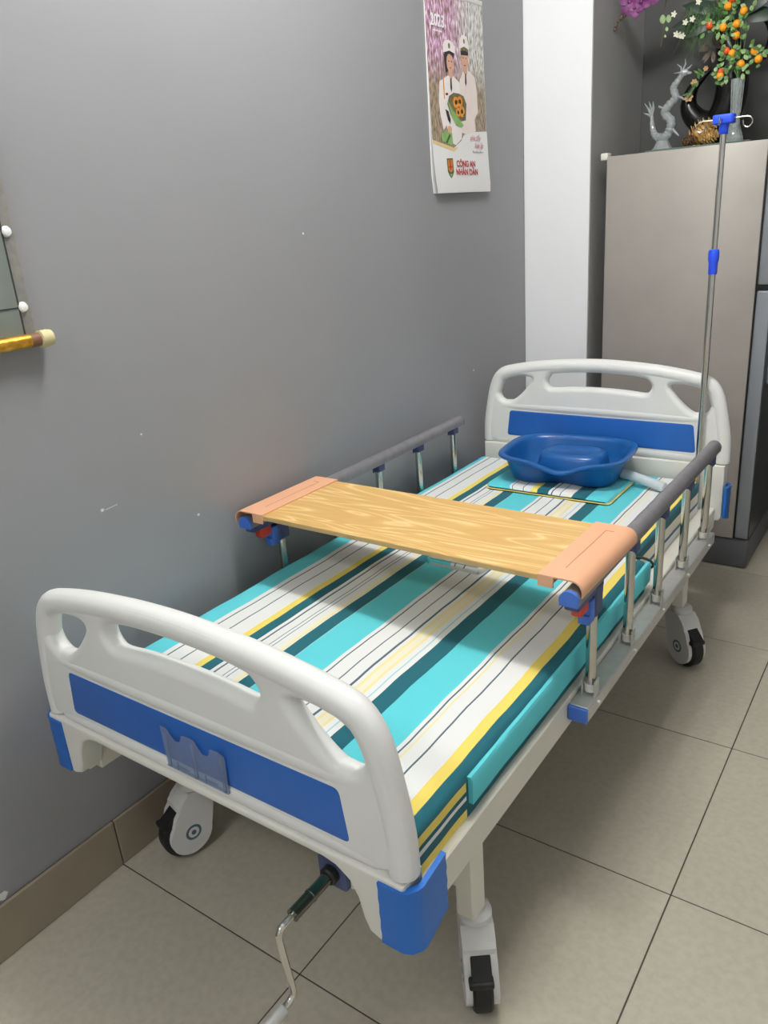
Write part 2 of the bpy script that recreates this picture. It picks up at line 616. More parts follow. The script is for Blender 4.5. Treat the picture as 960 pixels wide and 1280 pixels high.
# frame
bm = B()
for x0, x1 in ((0.915, 0.96), (0.086, 0.131)):
    box(bm, (x0, -0.062, 0.388), (x1, 1.885, 0.462), 0.003, 1)
for y0 in (0.005, 0.62, 1.12, 1.84):
    box(bm, (0.131, y0, 0.395), (0.915, y0 + 0.04, 0.440), 0.002, 1)
link('frame', bm, T['steel_white'], bed)
link('deck_panel', box(B(), (0.131, -0.04, 0.440), (0.915, 1.86, 0.4605), 0.004, 1), T['steel_white'], bed)
LEGY = (0.145, 1.585)
for yl in LEGY:
    link('cross_bar', box(B(), (0.128, yl + 0.004, 0.272), (0.918, yl + 0.044, 0.312), 0.003, 1), T['steel_white'], bed)
    for x0 in (0.908, 0.098):
        link('leg', box(B(), (x0, yl, 0.208), (x0 + 0.040, yl + 0.048, 0.389), 0.004, 1), T['steel_white'], bed)


# casters -----------------------------------------------------------
CK = 1.12


def caster(loc, ang):
    """local +y is the side of the brake pedal"""
    bm = B()
    lathe(bm, [(0.026, 0.165), (0.030, 0.168), (0.030, 0.178), (0.024, 0.184), (0.020, 0.187)], n=24)
    wy, wz, R = 0.030, 0.062, 0.050
    for sx in (-1, 1):
        prof = []
        for k in range(17):
            a = -PI * 0.98 + k / 16 * PI * 1.2
            prof.append((wy + R * math.cos(a), wz + R * math.sin(a)))
        prof += [(0.060, 0.118), (0.052, 0.128), (0.040, 0.150), (0.022, 0.166), (-0.030, 0.166), (-0.036, 0.140), (-0.028, 0.095)]
        xa, xb = sx * 0.0178, sx * 0.0295
        prism(bm, prof, lambda a, b: (xa, a, b), lambda a, b: (xb, a, b))
    prism(bm, [(-0.034, 0.135), (-0.034, 0.165), (0.022, 0.165), (0.050, 0.139), (0.052, 0.126), (0.02, 0.133)], lambda a, b: (-0.0275, a, b), lambda a, b: (0.0275, a, b))
    es = [e for e in bm.edges if len(e.link_faces) == 2 and e.calc_face_angle(0) > 1.2 and abs(e.verts[0].co.x) > 0.028 and abs(e.verts[1].co.x) > 0.028]
    bmesh.ops.bevel(bm, geom=es, offset=0.005, segments=3, profile=0.5, affect='EDGES')
    bmesh.ops.scale(bm, verts=bm.verts, vec=(CK, CK, CK))
    me_off = Vector(loc)
    o = link('caster', bm, T['caster'], bed, local=True)
    o.location = me_off - OFF[bed.name]
    o.rotation_euler = (0, 0, ang)

    def sub(name, bm, m, **k):
        bmesh.ops.scale(bm, verts=bm.verts, vec=(CK, CK, CK))
        return link(name, bm, m, o, local=True, **k)
    sub('tyre', lathe(B(), [(0.045, -0.0172), (0.057, -0.0172), (0.0615, -0.013), (0.062, -0.006), (0.062, 0.006), (0.0615, 0.013), (0.057, 0.0172), (0.045, 0.0172)], (0, wy, wz), 32, (1, 0, 0)), T['black'])
    for sx in (-1, 1):
        bm = B()
        cyl(bm, (sx * 0.0285, wy - 0.004, wz + 0.004), (sx * 0.0298, wy - 0.004, wz + 0.004), 0.019, 24)
        sub('hub_ring', bm, T['hub'])
        cyl(bm := B(), (sx * 0.029, wy - 0.004, wz + 0.004), (sx * 0.0303, wy - 0.004, wz + 0.004), 0.013, 24)
        sub('hub_cap', bm, T['caster'])
        cyl(bm := B(), (sx * 0.029, wy - 0.004, wz + 0.004), (sx * 0.0308, wy - 0.004, wz + 0.004), 0.006, 16)
        sub('hub_bolt', bm, T['hub'])
    bm = B()
    prism(bm, [(0.030, 0.126), (0.050, 0.130), (0.062, 0.120), (0.082, 0.104), (0.084, 0.094), (0.072, 0.088), (0.068, 0.074), (0.046, 0.092), (0.030, 0.110)], lambda a, b: (-0.0168, a, b), lambda a, b: (0.0168, a, b))
    box(bm, (-0.019, 0.068, 0.090), (0.024, 0.088, 0.103), 0.003, 2)
    sub('brake_pedal', bm, T['black'])
    return o


def dir_angle(dx, dy):
    return math.atan2(dy, dx) - PI / 2


caster((0.930, 0.180, 0), dir_angle(0.60, -0.80))
caster((0.938, 1.609, 0), dir_angle(0.80, -0.60))
caster((0.130, 0.158, 0), dir_angle(-0.25, -0.97))
caster((0.108, 1.609, 0), dir_angle(0.3, -0.95))


# head and foot boards ------------------------------------------------
def board(name, yf, zb, outward, low):
    """yf: face toward the camera; zb: height of the bottom of the blue panel; outward -1 / +1: the side away from the mattress"""
    th = 0.050
    yc = yf + th / 2

    def cv(u, v, t, k=0.0):
        return Vector((XC + u, yc + k - t, zb + v))
    half = [(0.467, -0.026), (0.464, 0.05), (0.451, 0.13), (0.437, 0.19), (0.418, 0.236), (0.388, 0.264), (0.345, 0.278), (0.28, 0.290), (0.2, 0.300), (0.1, 0.308)]
    top = half + [(0, 0.311)] + [(-u, v) for u, v in half[::-1]]
    outline = [(p.x, p.y) for p in smooth_path([(u, v, 0) for u, v in top], 4)]
    hr = [(0.262, 0.234), (0.30, 0.237), (0.35, 0.228), (0.383, 0.207), (0.395, 0.178), (0.387, 0.150), (0.362, 0.138), (0.335, 0.145), (0.302, 0.170), (0.274, 0.200), (0.258, 0.222)]
    hole_r = [(p.x, p.y) for p in smooth_path([(u, v, 0) for u, v in hr], 4, True)]
    sl = [(0.0, 0.263), (0.1, 0.260), (0.160, 0.253), (0.180, 0.247), (0.194, 0.227), (0.187, 0.207), (0.168, 0.199), (0.1, 0.205), (0.0, 0.208)]
    sl = sl + [(-u, v) for u, v in sl[1:-1][::-1]]
    slot = [(p.x, p.y) for p in smooth_path([(u, v, 0) for u, v in sl], 4, True)]
    bm = B()
    flat_solid(bm, [outline, hole_r, mirror(hole_r), slot], 0.044, 0.018, lambda u, v, t: cv(u, v, t), 5)
    # thick rounded rim along the top and down both sides
    rim = [(u * (1 - 0.0235 / max(0.3, abs(u)) * min(1, abs(u) / 0.3)), v - 0.0235 * (1 if abs(u) < 0.4 else max(0, (0.47 - abs(u)) / 0.07) * 0.9)) for u, v in top]
    rim = [(0.4425, -0.026), (0.440, 0.05), (0.427, 0.13), (0.413, 0.19), (0.396, 0.226), (0.372, 0.246), (0.335, 0.256), (0.28, 0.266), (0.2, 0.2765), (0.1, 0.284)]
    rim = rim + [(0, 0.287)] + [(-u, v) for u, v in rim[::-1]]
    sweep(bm, smooth_path([cv(u, v, 0) for u, v in rim], 5), 0.0250, 16)
    # rounded ridges above and below the panel
    for v0, hw in ((0.1205, 0.40), (-0.014, 0.42)):
        ridge = [(-hw, v0 - 0.002), (-hw * 0.6, v0), (0, v0 + 0.001), (hw * 0.6, v0), (hw, v0 - 0.002)]
        sweep(bm, smooth_path([cv(u, v, 0) for u, v in ridge], 5), [0.016 + 0.0095 * math.sin(PI * k / 20) ** 0.25 for k in range(21)], 16)
    bd = link(name, bm, T['white'], bed, smooth=50)
    # blue panel, both faces
    pn = [(-0.358, 0.004), (0.358, 0.004), (0.346, 0.104), (-0.346, 0.104)]
    pl = []
    for i in range(4):
        p0, p1, p2 = Vector(pn[i - 1]), Vector(pn[i]), Vector(pn[(i + 1) % 4])
        r = 0.012
        a = p1 + (p0 - p1).normalized() * r
        b = p1 + (p2 - p1).normalized() * r
        for k in range(5):
            t = k / 4
            q = a * (1 - t) ** 2 + p1 * 2 * t * (1 - t) + b * t * t
            pl.append((q.x, q.y))
    link('blue_panel', flat_solid(B(), [pl], 0.0455, 0.0015, lambda u, v, t: cv(u, v, t), 1), T['blue'], bd, label='flat blue panel')
    # lower moulding with the two feet
    fr = [(0.0, -0.030), (0.458, -0.030), (0.460, -0.150), (0.450, -0.163), (0.405, -0.166), (0.384, -0.158), (0.374, -0.135), (0.366, -0.098), (0.352, -0.070), (0.326, -0.052), (0.30, -0.047), (0.0, -0.047)]
    fr = [(u, v - low if v < -0.035 else v) for u, v in fr]
    lp = fr[:-1] + mirror(fr)[1:-1]
    link('base_moulding', flat_solid(B(), [lp], 0.056, 0.006, lambda u, v, t: cv(u, v, t)), T['cream'], bd)
    # blue corner bumpers that wrap round onto the sides
    d = outward
    yo = yc + d * 0.0315          # outer face
    for s in (1, -1):
        plan = [(0.412, 0.0), (0.452, 0.0), (0.466, 0.006), (0.474, 0.018), (0.477, 0.030), (0.477, 0.096)]
        inner = [(u - 0.008 if i > 1 else u, dy + (0.008 if i < 4 else 0)) for i, (u, dy) in enumerate(plan)]
        inner[-1] = (0.469, 0.096)
        loop = plan + inner[::-1]
        bm = B()
        lo = lambda dy: -0.160 - low + max(0, dy - 0.03) * 0.35
        hi = lambda dy: -0.037 - low + (0.010 if dy > 0.06 else 0)
        nz = 9
        rings = []
        for k in range(nz):
            t = k / (nz - 1)
            ring = []
            for i, (u, dy) in enumerate(loop):
                o2 = 0.0016 if (k % 2 == 0 and i < 6) else 0
                uu, dd = (u + o2 * (1 if i > 2 else 0), dy - o2 * (1 if i < 3 else 0))
                ring.append(bm.verts.new((XC + s * uu, yo - d * dd, zb + lo(dy) + t * (hi(dy) - lo(dy)))))
            rings.append(ring)
        n = len(loop)
        for q0, q1 in zip(rings, rings[1:]):
            for k in range(n):
                bm.faces.new((q0[k], q0[(k + 1) % n], q1[(k + 1) % n], q1[k]))
        bm.faces.new(rings[0][::-1])
        bm.faces.new(rings[-1])
        link('corner_bumper', bm, T['bumper'], bd, label='ribbed blue corner bumper', smooth=50)
    # brackets that carry the board on the frame
    for s in (1, -1):
        z1 = 0.455
        bm = B()
        ya, yb = (yc, yc + 0.08) if d < 0 else (yc - 0.08, yc)
        box(bm, (XC + s * 0.415 - 0.018, min(ya, yb), 0.40), (XC + s * 0.415 + 0.018, max(ya, yb), z1), 0.003, 1)
        link('board_bracket', bm, T['steel_white'], bd)
    return bd


fb = board('footboard', -0.112, 0.575, -1, 0.0)
hb = board('headboard', 1.882, 0.648, 1, 0.068)
# clear two-slot card pocket on the foot panel
pk = []
bm = B()
x0, zb0 = 0.459, 0.567
poly = [(0, 0), (0.160, 0), (0.163, 0.078), (0.148, 0.084), (0.128, 0.082), (0.122, 0.066), (0.106, 0.062), (0.096, 0.072), (0.088, 0.086), (0.070, 0.087), (0.055, 0.083), (0.048, 0.068), (0.034, 0.064), (0.024, 0.074), (0.016, 0.086), (-0.002, 0.087)]
prism(bm, poly, lambda a, b: (x0 + a, -0.1155, zb0 + b), lambda a, b: (x0 + a, -0.1145, zb0 + b))
for a in (0.006, 0.077, 0.150):
    box(bm, (x0 + a, -0.1180, zb0 + 0.002), (x0 + a + 0.007, -0.1150, zb0 + 0.076))
for a in (0.030, 0.104):
    box(bm, (x0 + a, -0.1175, zb0 + 0.002), (x0 + a + 0.002, -0.1150, zb0 + 0.018))
    box(bm, (x0 + a, -0.1175, zb0 + 0.008), (x0 + a + 0.03, -0.1150, zb0 + 0.010))
box(bm, (x0, -0.1175, zb0), (x0 + 0.16, -0.1080, zb0 + 0.002))
link('card_pocket', bm, T['acrylic'], fb, label='clear plastic card pocket', smooth=0)


# side rails ------------------------------------------------------------
def side_rail(xr, s, dy):
    """s = +1: the side away from the wall"""
    bm = B()
    a, b = sorted((XC + s * 0.4375, XC + s * 0.483))
    box(bm, (a, 0.575 + dy, 0.414), (b, 1.690 + dy, 0.450), 0.0025, 1)
    rail = link('side_rail', bm, T['alu'], bed)
    link('end_cap', box(B(), (a + 0.0005, 0.566 + dy, 0.4135), (b - 0.0005, 0.5755 + dy, 0.4505), 0.002, 1), T['clamp_blue'], rail)
    ys = [0.635, 0.885, 1.125, 1.37, 1.615]
    post = None
    for y in [q + dy for q in ys]:
        bm = B()
        cyl(bm, (xr, y, 0.470), (xr, y, 0.742), 0.0118, 18)
        link('post', bm, T['chrome'], rail)
        bm = B()
        cyl(bm, (xr, y, 0.459), (xr, y, 0.478), 0.0128, 18)
        link('post_foot', bm, T['cream'], rail)
        bm = B()
        for q in (-1, 1):
            box(bm, (xr + q * 0.0142 - 0.001, y - 0.016, 0.448), (xr + q * 0.0142 + 0.001, y + 0.013, 0.492), 0.0008, 1)
        cyl(bm, (xr - 0.0175, y, 0.474), (xr + 0.0175, y, 0.474), 0.004, 10)
        link('post_bracket', bm, T['alu'], rail)
        bm = B()
        cyl(bm, (XC + s * 0.482, y - 0.004, 0.437), (XC + s * 0.489, y - 0.004, 0.437), 0.004, 10)
        link('bolt', bm, T['white'], rail)
        bm = B()
        box(bm, (xr - 0.0145, y - 0.016, 0.706), (xr + 0.0145, y + 0.020, 0.738), 0.003, 1)
        box(bm, (xr + s * 0.0145 - 0.0015, y - 0.012, 0.700), (xr + s * 0.0145 + 0.0015, y + 0.020, 0.742), 0.001, 1)
        link('rail_clamp', bm, T['clamp'], rail)
    # D shaped top tube
    prof = [(-0.019, 0.732), (0.019, 0.732)] + [(0.0205 * math.cos(t), 0.744 + 0.0205 * math.sin(t)) for t in [PI * k / 12 for k in range(13)]]
    bm = prism(B(), prof, lambda u, v: (xr + u, 0.508 + dy, v), lambda u, v: (xr + u, 1.668 + dy, v))
    link('top_tube', bm, T['rail_grey'], rail)
    p2 = [(u * 1.04, 0.744 + (v - 0.744) * 1.04) for u, v in prof]
    for ya, yb in ((0.500, 0.5085), (1.6675, 1.673)):
        link('tube_cap', prism(B(), p2, lambda u, v: (xr + u, ya + dy, v), lambda u, v: (xr + u, yb + dy, v)), T['clamp_blue'] if ya < 1 else T['rail_grey'], rail)
    # release latch at the foot end
    bm = B()
    box(bm, (xr - 0.016, 0.515 + dy, 0.714), (xr + 0.016, 0.66 + dy, 0.733), 0.003, 1)
    box(bm, (xr - 0.0165, 0.612 + dy, 0.655), (xr + 0.0165, 0.655 + dy, 0.728), 0.004, 1)
    link('latch_housing', bm, T['clamp'], rail)
    bm = B()
    box(bm, (xr - 0.0145, 0.588 + dy, 0.655), (xr + 0.0145, 0.614 + dy, 0.705), 0.004, 2)
    box(bm, (xr - 0.0135, 0.583 + dy, 0.650), (xr + 0.0135, 0.616 + dy, 0.672), 0.003, 2)
    link('latch_lever', bm, T['clamp_blue'], rail, label='blue latch lever')
    link('release_button', box(B(), (xr - 0.016, 0.548 + dy, 0.684), (xr + 0.010, 0.592 + dy, 0.7145), 0.006, 2), T['red'], rail, label='red release button')
    return rail


side_rail(0.987, 1, 0.0)
side_rail(0.055, -1, 0.033)

# fold-out crank under the footboard
bm = B()
box(bm, (0.750, -0.045, 0.390), (0.822, 0.02, 0.456), 0.004, 1)
crank = link('crank', bm, T['steel_white'], bed)
bm = B()
flat_solid(bm, [rounded(0.753, 0.392, 0.815, 0.452, 0.008)], 0.012, 0.002, lambda u, v, t: Vector((u, -0.050 - t, v)), 2)
link('crank_plate', bm, T['clamp'], crank, label='blue bearing plate')
xs_, zs_ = 0.784, 0.424
bm = B()
lathe(bm, [(0.017, 0.0), (0.017, 0.014), (0.014, 0.018)], (xs_, -0.054, zs_), 20, (0, -1, 0))
link('crank_collar', bm, T['black'], crank)
bm = B()
lathe(bm, [(0.0115, 0.0), (0.0115, 0.045), (0.0125, 0.046), (0.0125, 0.05), (0.0115, 0.051), (0.0115, 0.093), (0.012, 0.095)], (xs_, -0.066, zs_), 18, (0, -1, 0))
link('crank_sleeve', bm, T['dchrome'], crank)
pts = smooth_path([(xs_, -0.150, zs_), (xs_, -0.185, zs_), (xs_, -0.194, zs_ - 0.006), (xs_, -0.197, zs_ - 0.02), (xs_ + 0.008, -0.199, zs_ - 0.06), (xs_ + 0.018, -0.201, zs_ - 0.108), (xs_ + 0.019, -0.204, zs_ - 0.121), (xs_ + 0.019, -0.214, zs_ - 0.128), (xs_ + 0.019, -0.230, zs_ - 0.128)], 5)
link('crank_rod', sweep(B(), pts, 0.0062, 12), T['chrome'], crank)
bm = B()
lathe(bm, [(0.008, 0.0), (0.0115, 0.003), (0.0115, 0.12), (0.009, 0.124)], (xs_ + 0.019, -0.226, zs_ - 0.128), 18, (0, -1, 0))
link('crank_grip', bm, T['alu'], crank)

# ------------------------------------------------------------------ mattress
LT, DT, WH, YE, GR, CR, PY, LB = [lin(c) for c in ((96, 206, 216), (34, 100, 112), (232, 233, 231), (240, 216, 108), (84, 104, 116), (238, 232, 208), (240, 226, 168), (164, 208, 214))]
STRIPES = [(-9, LT), (0.1045, WH), (0.120, GR), (0.1245, WH), (0.164, GR), (0.168, WH), (0.215, YE), (0.236, DT), (0.267, WH), (0.278, GR), (0.2835, WH), (0.308, GR), (0.3105, WH),
           (0.3195, GR), (0.322, WH), (0.340, CR), (0.350, PY), (0.356, WH), (0.359, DT), (0.398, LB), (0.400, LT), (0.495, WH), (0.5055, GR), (0.5095, WH), (0.547, GR), (0.5505, WH), (0.582, GR), (0.5885, WH),
           (0.598, PY), (0.606, CR), (0.622, PY), (0.630, WH), (0.644, LB), (0.6475, WH), (0.662, DT), (0.705, LT), (0.791, WH), (0.800, GR), (0.804, WH), (0.811, PY), (0.815, WH), (0.844, GR), (0.848, WH), (0.894, YE), (0.919, DT)]


def stripe(x, table):
    c = table[0][1]
    for b, k in table:
        if x >= b:
            c = k
        else:
            break
    return c


def set_print(o, cols):
    at = o.data.attributes.new('print', 'FLOAT_COLOR', 'FACE')
    for i, c in enumerate(cols):
        at.data[i].color = (*c, 1)


def cloth_block(name, x0, x1, y0, y1, z0, z1, table, side, parent, r=0.014, step=0.03, puff=0.003, dx=0.0, label=None, wob=0.6, endc=None, left=None, lift=0.0):
    """rounded cushion; every printed stripe of the cover has its own run of faces"""
    cuts = sorted({round(b + dx, 5) for b, _ in table if x0 + r + 0.002 < b + dx < x1 - r - 0.002} | {x0 + r, x1 - r} | {x0 + r + (x1 - x0 - 2 * r) * k / 24 for k in range(25)})
    cs = [cuts[0]]
    keep = {round(b + dx, 5) for b, _ in table}
    for c in cuts[1:]:
        if c - cs[-1] < 0.0016 and c not in keep:
            continue
        cs.append(c)
    sec = []                       # (x, z, where)
    zs = [z0, z0 + 0.004] + [z0 + (z1 - z0 - r) * k / 8 for k in range(1, 8)] + [z1 - r]
    for z in zs:
        sec.append((x0, z, 's'))
    for k in range(1, 4):
        t = PI - PI / 2 * k / 4
        sec.append((x0 + r + r * math.cos(t), z1 - r + r * math.sin(t), 't'))
    for c in cs:
        sec.append((c, z1, 't'))
    for k in range(1, 4):
        t = PI / 2 - PI / 2 * k / 4
        sec.append((x1 - r + r * math.cos(t), z1 - r + r * math.sin(t), 't'))
    for z in zs[::-1]:
        sec.append((x1, z, 's'))
    ny = max(2, int((y1 - y0) / step))
    ys = [(y0, 0.012), (y0 + 0.003, 0.006), (y0 + 0.009, 0.0015)] + [(y0 + 0.02 + (y1 - y0 - 0.04) * k / ny, 0) for k in range(ny + 1)] + [(y1 - 0.009, 0.0015), (y1 - 0.003, 0.006), (y1, 0.012)]
    xm, zm = (x0 + x1) / 2, (z0 + z1) / 2
    bm = B()
    rows = []
    for y, ins in ys:
        row = []
        for x, z, wh in sec:
            u = (x - xm) / ((x1 - x0) / 2)
            v = (y - (y0 + y1) / 2) / ((y1 - y0) / 2)
            zz = z + (puff * (1 - u * u) * (1 - v * v) if z > zm else 0)
            if z > zm:
                zz += wob * (0.0011 * math.sin(9 * x + 23 * y) + 0.0009 * math.sin(31 * x - 11 * y + 1.3))
            xx = x + wob * (0.0009 * math.sin(27 * y + 3 * x) + 0.0008 * math.sin(61 * y + 5 * x))
            if zz > zm:
                zz -= ins
            xx = xm + (xx - xm) * (1 - ins / ((x1 - x0) / 2))
            if left is not None:          # the wall side lies a little higher and further in
                xx = x1 + (xx - x1) * (x1 - left) / (x1 - x0)
                zz += lift * (x1 - xx) / (x1 - left) * max(0, (zz - z0) / (z1 - z0))
            row.append(bm.verts.new((xx, y, zz)))
        rows.append(row)
    cols = []
    n = len(sec)
    for j in range(len(rows) - 1):
        ym = (ys[j][0] + ys[j + 1][0]) / 2
        for k in range(n - 1):
            bm.faces.new((rows[j][k], rows[j][k + 1], rows[j + 1][k + 1], rows[j + 1][k]))
            a, b = sec[k], sec[k + 1]
            mx, mz = (a[0] + b[0]) / 2, (a[1] + b[1]) / 2
            if a[2] == 's' and b[2] == 's':
                cols.append(side(mx, ym, (mz - z0) / (z1 - z0)))
            else:
                cols.append(stripe(mx - dx, table))
        bm.faces.new((rows[j][n - 1], rows[j][0], rows[j + 1][0], rows[j + 1][n - 1]))
        cols.append(WH)
    bm.faces.new(rows[0])
    cols.append(endc or LT)
    bm.faces.new(rows[-1][::-1])
    cols.append(endc or LT)
    o = link(name, bm, T['cloth'], parent, smooth=50, label=label)
    set_print(o, cols)
    return o


def side_a(x, y, t):
    if x < 0.5:
        return LT
    if y < 0.15:
        return YE if t > 0.66 else DT if t > 0.50 else WH if t > 0.38 else DT if t > 0.18 else YE
    return DT


def side_b(x, y, t):
    if x < 0.5:
        return LT
    return DT if t > 0.70 else YE if t > 0.62 else CR if t > 0.46 else GR if t > 0.41 else WH if t > 0.28 else GR if t > 0.22 else WH


mt = thing('mattress', 'teal, white and yellow striped mattress lying on the hospital bed', 'mattress', (0.49, 0.9, 0.462))
cloth_block('foot_section', 0.036, 0.944, -0.055, 1.168, 0.462, 0.555, STRIPES, side_a, mt, left=0.0695, lift=0.021)
cloth_block('head_section', 0.060, 0.912, 1.180, 1.846, 0.462, 0.568, STRIPES, side_b, mt, dx=-0.018, left=0.0715)
# teal flap hanging over the open side of the foot section
bm = B()
rows = []
N = 44
for k in range(N + 1):
    y = 0.150 + 1.022 * k / N
    wv = 0.0012 * math.sin(17 * y) + 0.001 * math.sin(41 * y)
    rows.append([bm.verts.new(p) for p in ((0.9425, y, 0.490 + wv), (0.953 + wv, y, 0.489 + wv), (0.954 + wv, y, 0.540), (0.950 + wv, y, 0.5475 + wv), (0.9425, y, 0.547))])
for a, b in zip(rows, rows[1:]):
    for k in range(5):
        bm.faces.new((a[k], a[(k + 1) % 5], b[(k + 1) % 5], b[k]))
bm.faces.new(rows[0][::-1])
bm.faces.new(rows[-1])
fo = link('side_flap', bm, T['cloth'], mt, smooth=40, label='light teal cloth flap along the open side')
set_print(fo, [LT] * len(fo.data.polygons))
bm = B()
sweep(bm, smooth_path([(0.90, 1.172, 0.552), (0.93, 1.173, 0.555), (0.95, 1.176, 0.548), (0.958, 1.181, 0.535), (0.95, 1.186, 0.525)], 4), [0.004] * 17, 8)
st_ = link('tie_strap', bm, T['leaf_dark'], mt, label='dark green tie strap')
# raised commode lid in the middle of the foot section
LIDT = [(-9, LT), (0.500, WH), (0.513, GR), (0.517, WH), (0.545, GR), (0.549, WH)]
ld = cloth_block('lid_pad', 0.418, 0.594, 0.855, 1.12, 0.5600, 0.589, LIDT, lambda x, y, t: LT if x < 0.5 else WH, mt, r=0.008, puff=0.002, wob=0.5, endc=WH, label='raised lid pad with pale piping')
loop = [(x, y, 0.588) for x, y in rounded(0.425, 0.862, 0.587, 1.113, 0.01, 3)]
link('piping', sweep(B(), loop, 0.0028, 8, closed=True), T['piping'], ld)

pad = thing('pillow_pad', 'flat striped pillow pad under the blue basin at the head of the bed', 'pillow', (0.5, 1.62, 0.568))
PADT = [(-9, LT), (0.368, WH), (0.376, GR), (0.379, WH), (0.418, GR), (0.421, WH), (0.450, YE), (0.472, DT), (0.514, WH), (0.524, GR), (0.529, WH), (0.556, GR), (0.559, WH), (0.578, CR), (0.590, WH), (0.600, DT), (0.650, LT)]
cloth_block('pad_cover', 0.280, 0.722, 1.482, 1.775, 0.5725, 0.5925, PADT, lambda x, y, t: CR if x > 0.5 else WH, pad, r=0.008, puff=0.0, wob=0.3, endc=CR)
loop = [(x, y, 0.5760) for x, y in rounded(0.279, 1.481, 0.723, 1.776, 0.014, 4)]
link('piping', sweep(B(), loop, 0.0020, 8, closed=True), T['piping_yellow'], pad, label='pale yellow piping')

# ------------------------------------------------------------------ overbed table resting on both rails
tb = thing('overbed_table', 'wood grain overbed board with salmon end caps resting across both bed rails', 'table', (XC, 0.68, 0.764))
bm = B()
box(bm, (0.095, 0.527, 0.7665), (0.950, 0.838, 0.7800), 0.0015, 1)
o = link('table_board', bm, [T['wood'], T['wood_edge']], tb, smooth=0, label='pale oak grain board')
for p in o.data.polygons:
    if abs(p.normal.z) < 0.7:
        p.material_index = 1
for s in (1, -1):
    xr = 0.987 if s > 0 else 0.055
    xi = 0.915 if s > 0 else 0.131
    d = s
    prof = [(xi, 0.7812), (xi, 0.7835)]
    n = 9
    for k in range(n):
        t = PI / 2 - (PI / 2 + 0.35) * k / (n - 1)
        prof.append((xr + d * (0.0015 + 0.0255 * math.cos(t)), 0.757 + 0.0265 * math.sin(t)))
    inner = []
    for k in range(n):
        t = PI / 2 - (PI / 2 + 0.35) * k / (n - 1)
        inner.append((xr + d * (0.0015 + 0.0225 * math.cos(t)), 0.757 + 0.0085 + (0.0265 - 0.0105) * math.sin(t) if k < 3 else 0.757 + 0.0235 * math.sin(t)))
    inner = [(xr + d * (0.0015 + 0.0225 * math.cos(PI / 2 - (PI / 2 + 0.35) * k / (n - 1))), 0.757 + 0.0233 * math.sin(PI / 2 - (PI / 2 + 0.35) * k / (n - 1))) for k in range(n)]
    loop = prof + inner[::-1] + [(xi, 0.7802)]
    loop[0] = (xi + d * 0.0, 0.7806)
    loop = [prof[1]] + prof[2:] + inner[::-1] + [(xi, 0.7802)]
    bm = prism(B(), loop, lambda a, b: (a, 0.523, b), lambda a, b: (a, 0.842, b))
    # front and back lips over the board ends
    for ya, yb in ((0.5225, 0.5265), (0.8385, 0.8425)):
        xa, xb = sorted((xi, 0.950 if s > 0 else 0.095))
        box(bm, (xa, ya, 0.757), (xb + 0.0, yb, 0.783), 0.001, 1)
    cap = link('end_cap', bm, T['salmon'], tb, smooth=40, label='salmon plastic end cap')
    # recessed line moulded along the cap
    xg = 0.955 if s > 0 else 0.094
    pts = [(xg - 0.013, 0.575, 0.7835), (xg - 0.013, 0.815, 0.7835), (xg + 0.013, 0.815, 0.7835)]
    bm = B()
    box(bm, (xg - 0.0012, 0.575, 0.7832), (xg + 0.0012, 0.80, 0.7840))
    box(bm, (xg - 0.0012, 0.7985, 0.7832), (xg + s * 0.018 + 0.0012, 0.8010, 0.7840)) if s > 0 else box(bm, (xg - 0.0192, 0.7985, 0.7832), (xg + 0.0012, 0.8010, 0.7840))
    link('cap_groove', bm, T['salmon_dark'], cap, smooth=0)

tb.rotation_euler = (0, 0, -0.016)

# ------------------------------------------------------------------ hair-washing basin
bs = thing('hair_wash_basin', 'blue plastic hair washing basin with dipped rim standing on the striped pad', 'basin', (0.5, 1.665, 0.592))


def ring_pts(hx, hy, z, notch_in, dip, rot=0.10, cx=0.505, cy=1.668, n=72, p=3.6):
    out = []
    for k in range(n):
        a = 2 * PI * k / n
        c, s = math.cos(a), math.sin(a)
        r = (abs(c) ** p + abs(s) ** p) ** (-1 / p)
        x, y = hx * r * c, hy * r * s
        # the neck dip is in the middle of the side toward the foot of the bed
        wgt = math.exp(-((x - 0.015) / 0.075) ** 2) if y < 0 else 0.0
        x2, y2 = x, y + notch_in * wgt
        zz = z - dip * wgt
        # blunt outer corners
        xr_, yr_ = x2 * math.cos(rot) - y2 * math.sin(rot), x2 * math.sin(rot) + y2 * math.cos(rot)
        out.append(Vector((cx + xr_, cy + yr_, zz)))
    return out


layers = [  # hx, hy, z, notch, dip
    (0.150, 0.105, 0.5935, 0.030, 0.0), (0.172, 0.126, 0.5935, 0.035, 0.0), (0.180, 0.134, 0.600, 0.036, 0.0), (0.192, 0.148, 0.635, 0.034, 0.012), (0.204, 0.160, 0.672, 0.028, 0.034),
    (0.207, 0.162, 0.676, 0.026, 0.036), (0.220, 0.175, 0.678, 0.020, 0.038), (0.226, 0.181, 0.684, 0.016, 0.039), (0.225, 0.180, 0.690, 0.016, 0.039), (0.217, 0.172, 0.6925, 0.020, 0.039), (0.206, 0.161, 0.690, 0.026, 0.038),
    (0.200, 0.156, 0.676, 0.028, 0.034), (0.188, 0.144, 0.636, 0.034, 0.012), (0.176, 0.130, 0.602, 0.036, 0.0), (0.150, 0.105, 0.597, 0.030, 0.0)]
bm = B()
rings = [[bm.verts.new(p) for p in ring_pts(*l)] for l in layers]
for q0, q1 in zip(rings, rings[1:]):
    for k in range(len(q0)):
        bm.faces.new((q0[k], q0[(k + 1) % len(q0)], q1[(k + 1) % len(q0)], q1[k]))
bm.faces.new(rings[0][::-1])
bm.faces.new(rings[-1])
link('basin_shell', bm, T['basin'], bs, smooth=60)
bm = B()
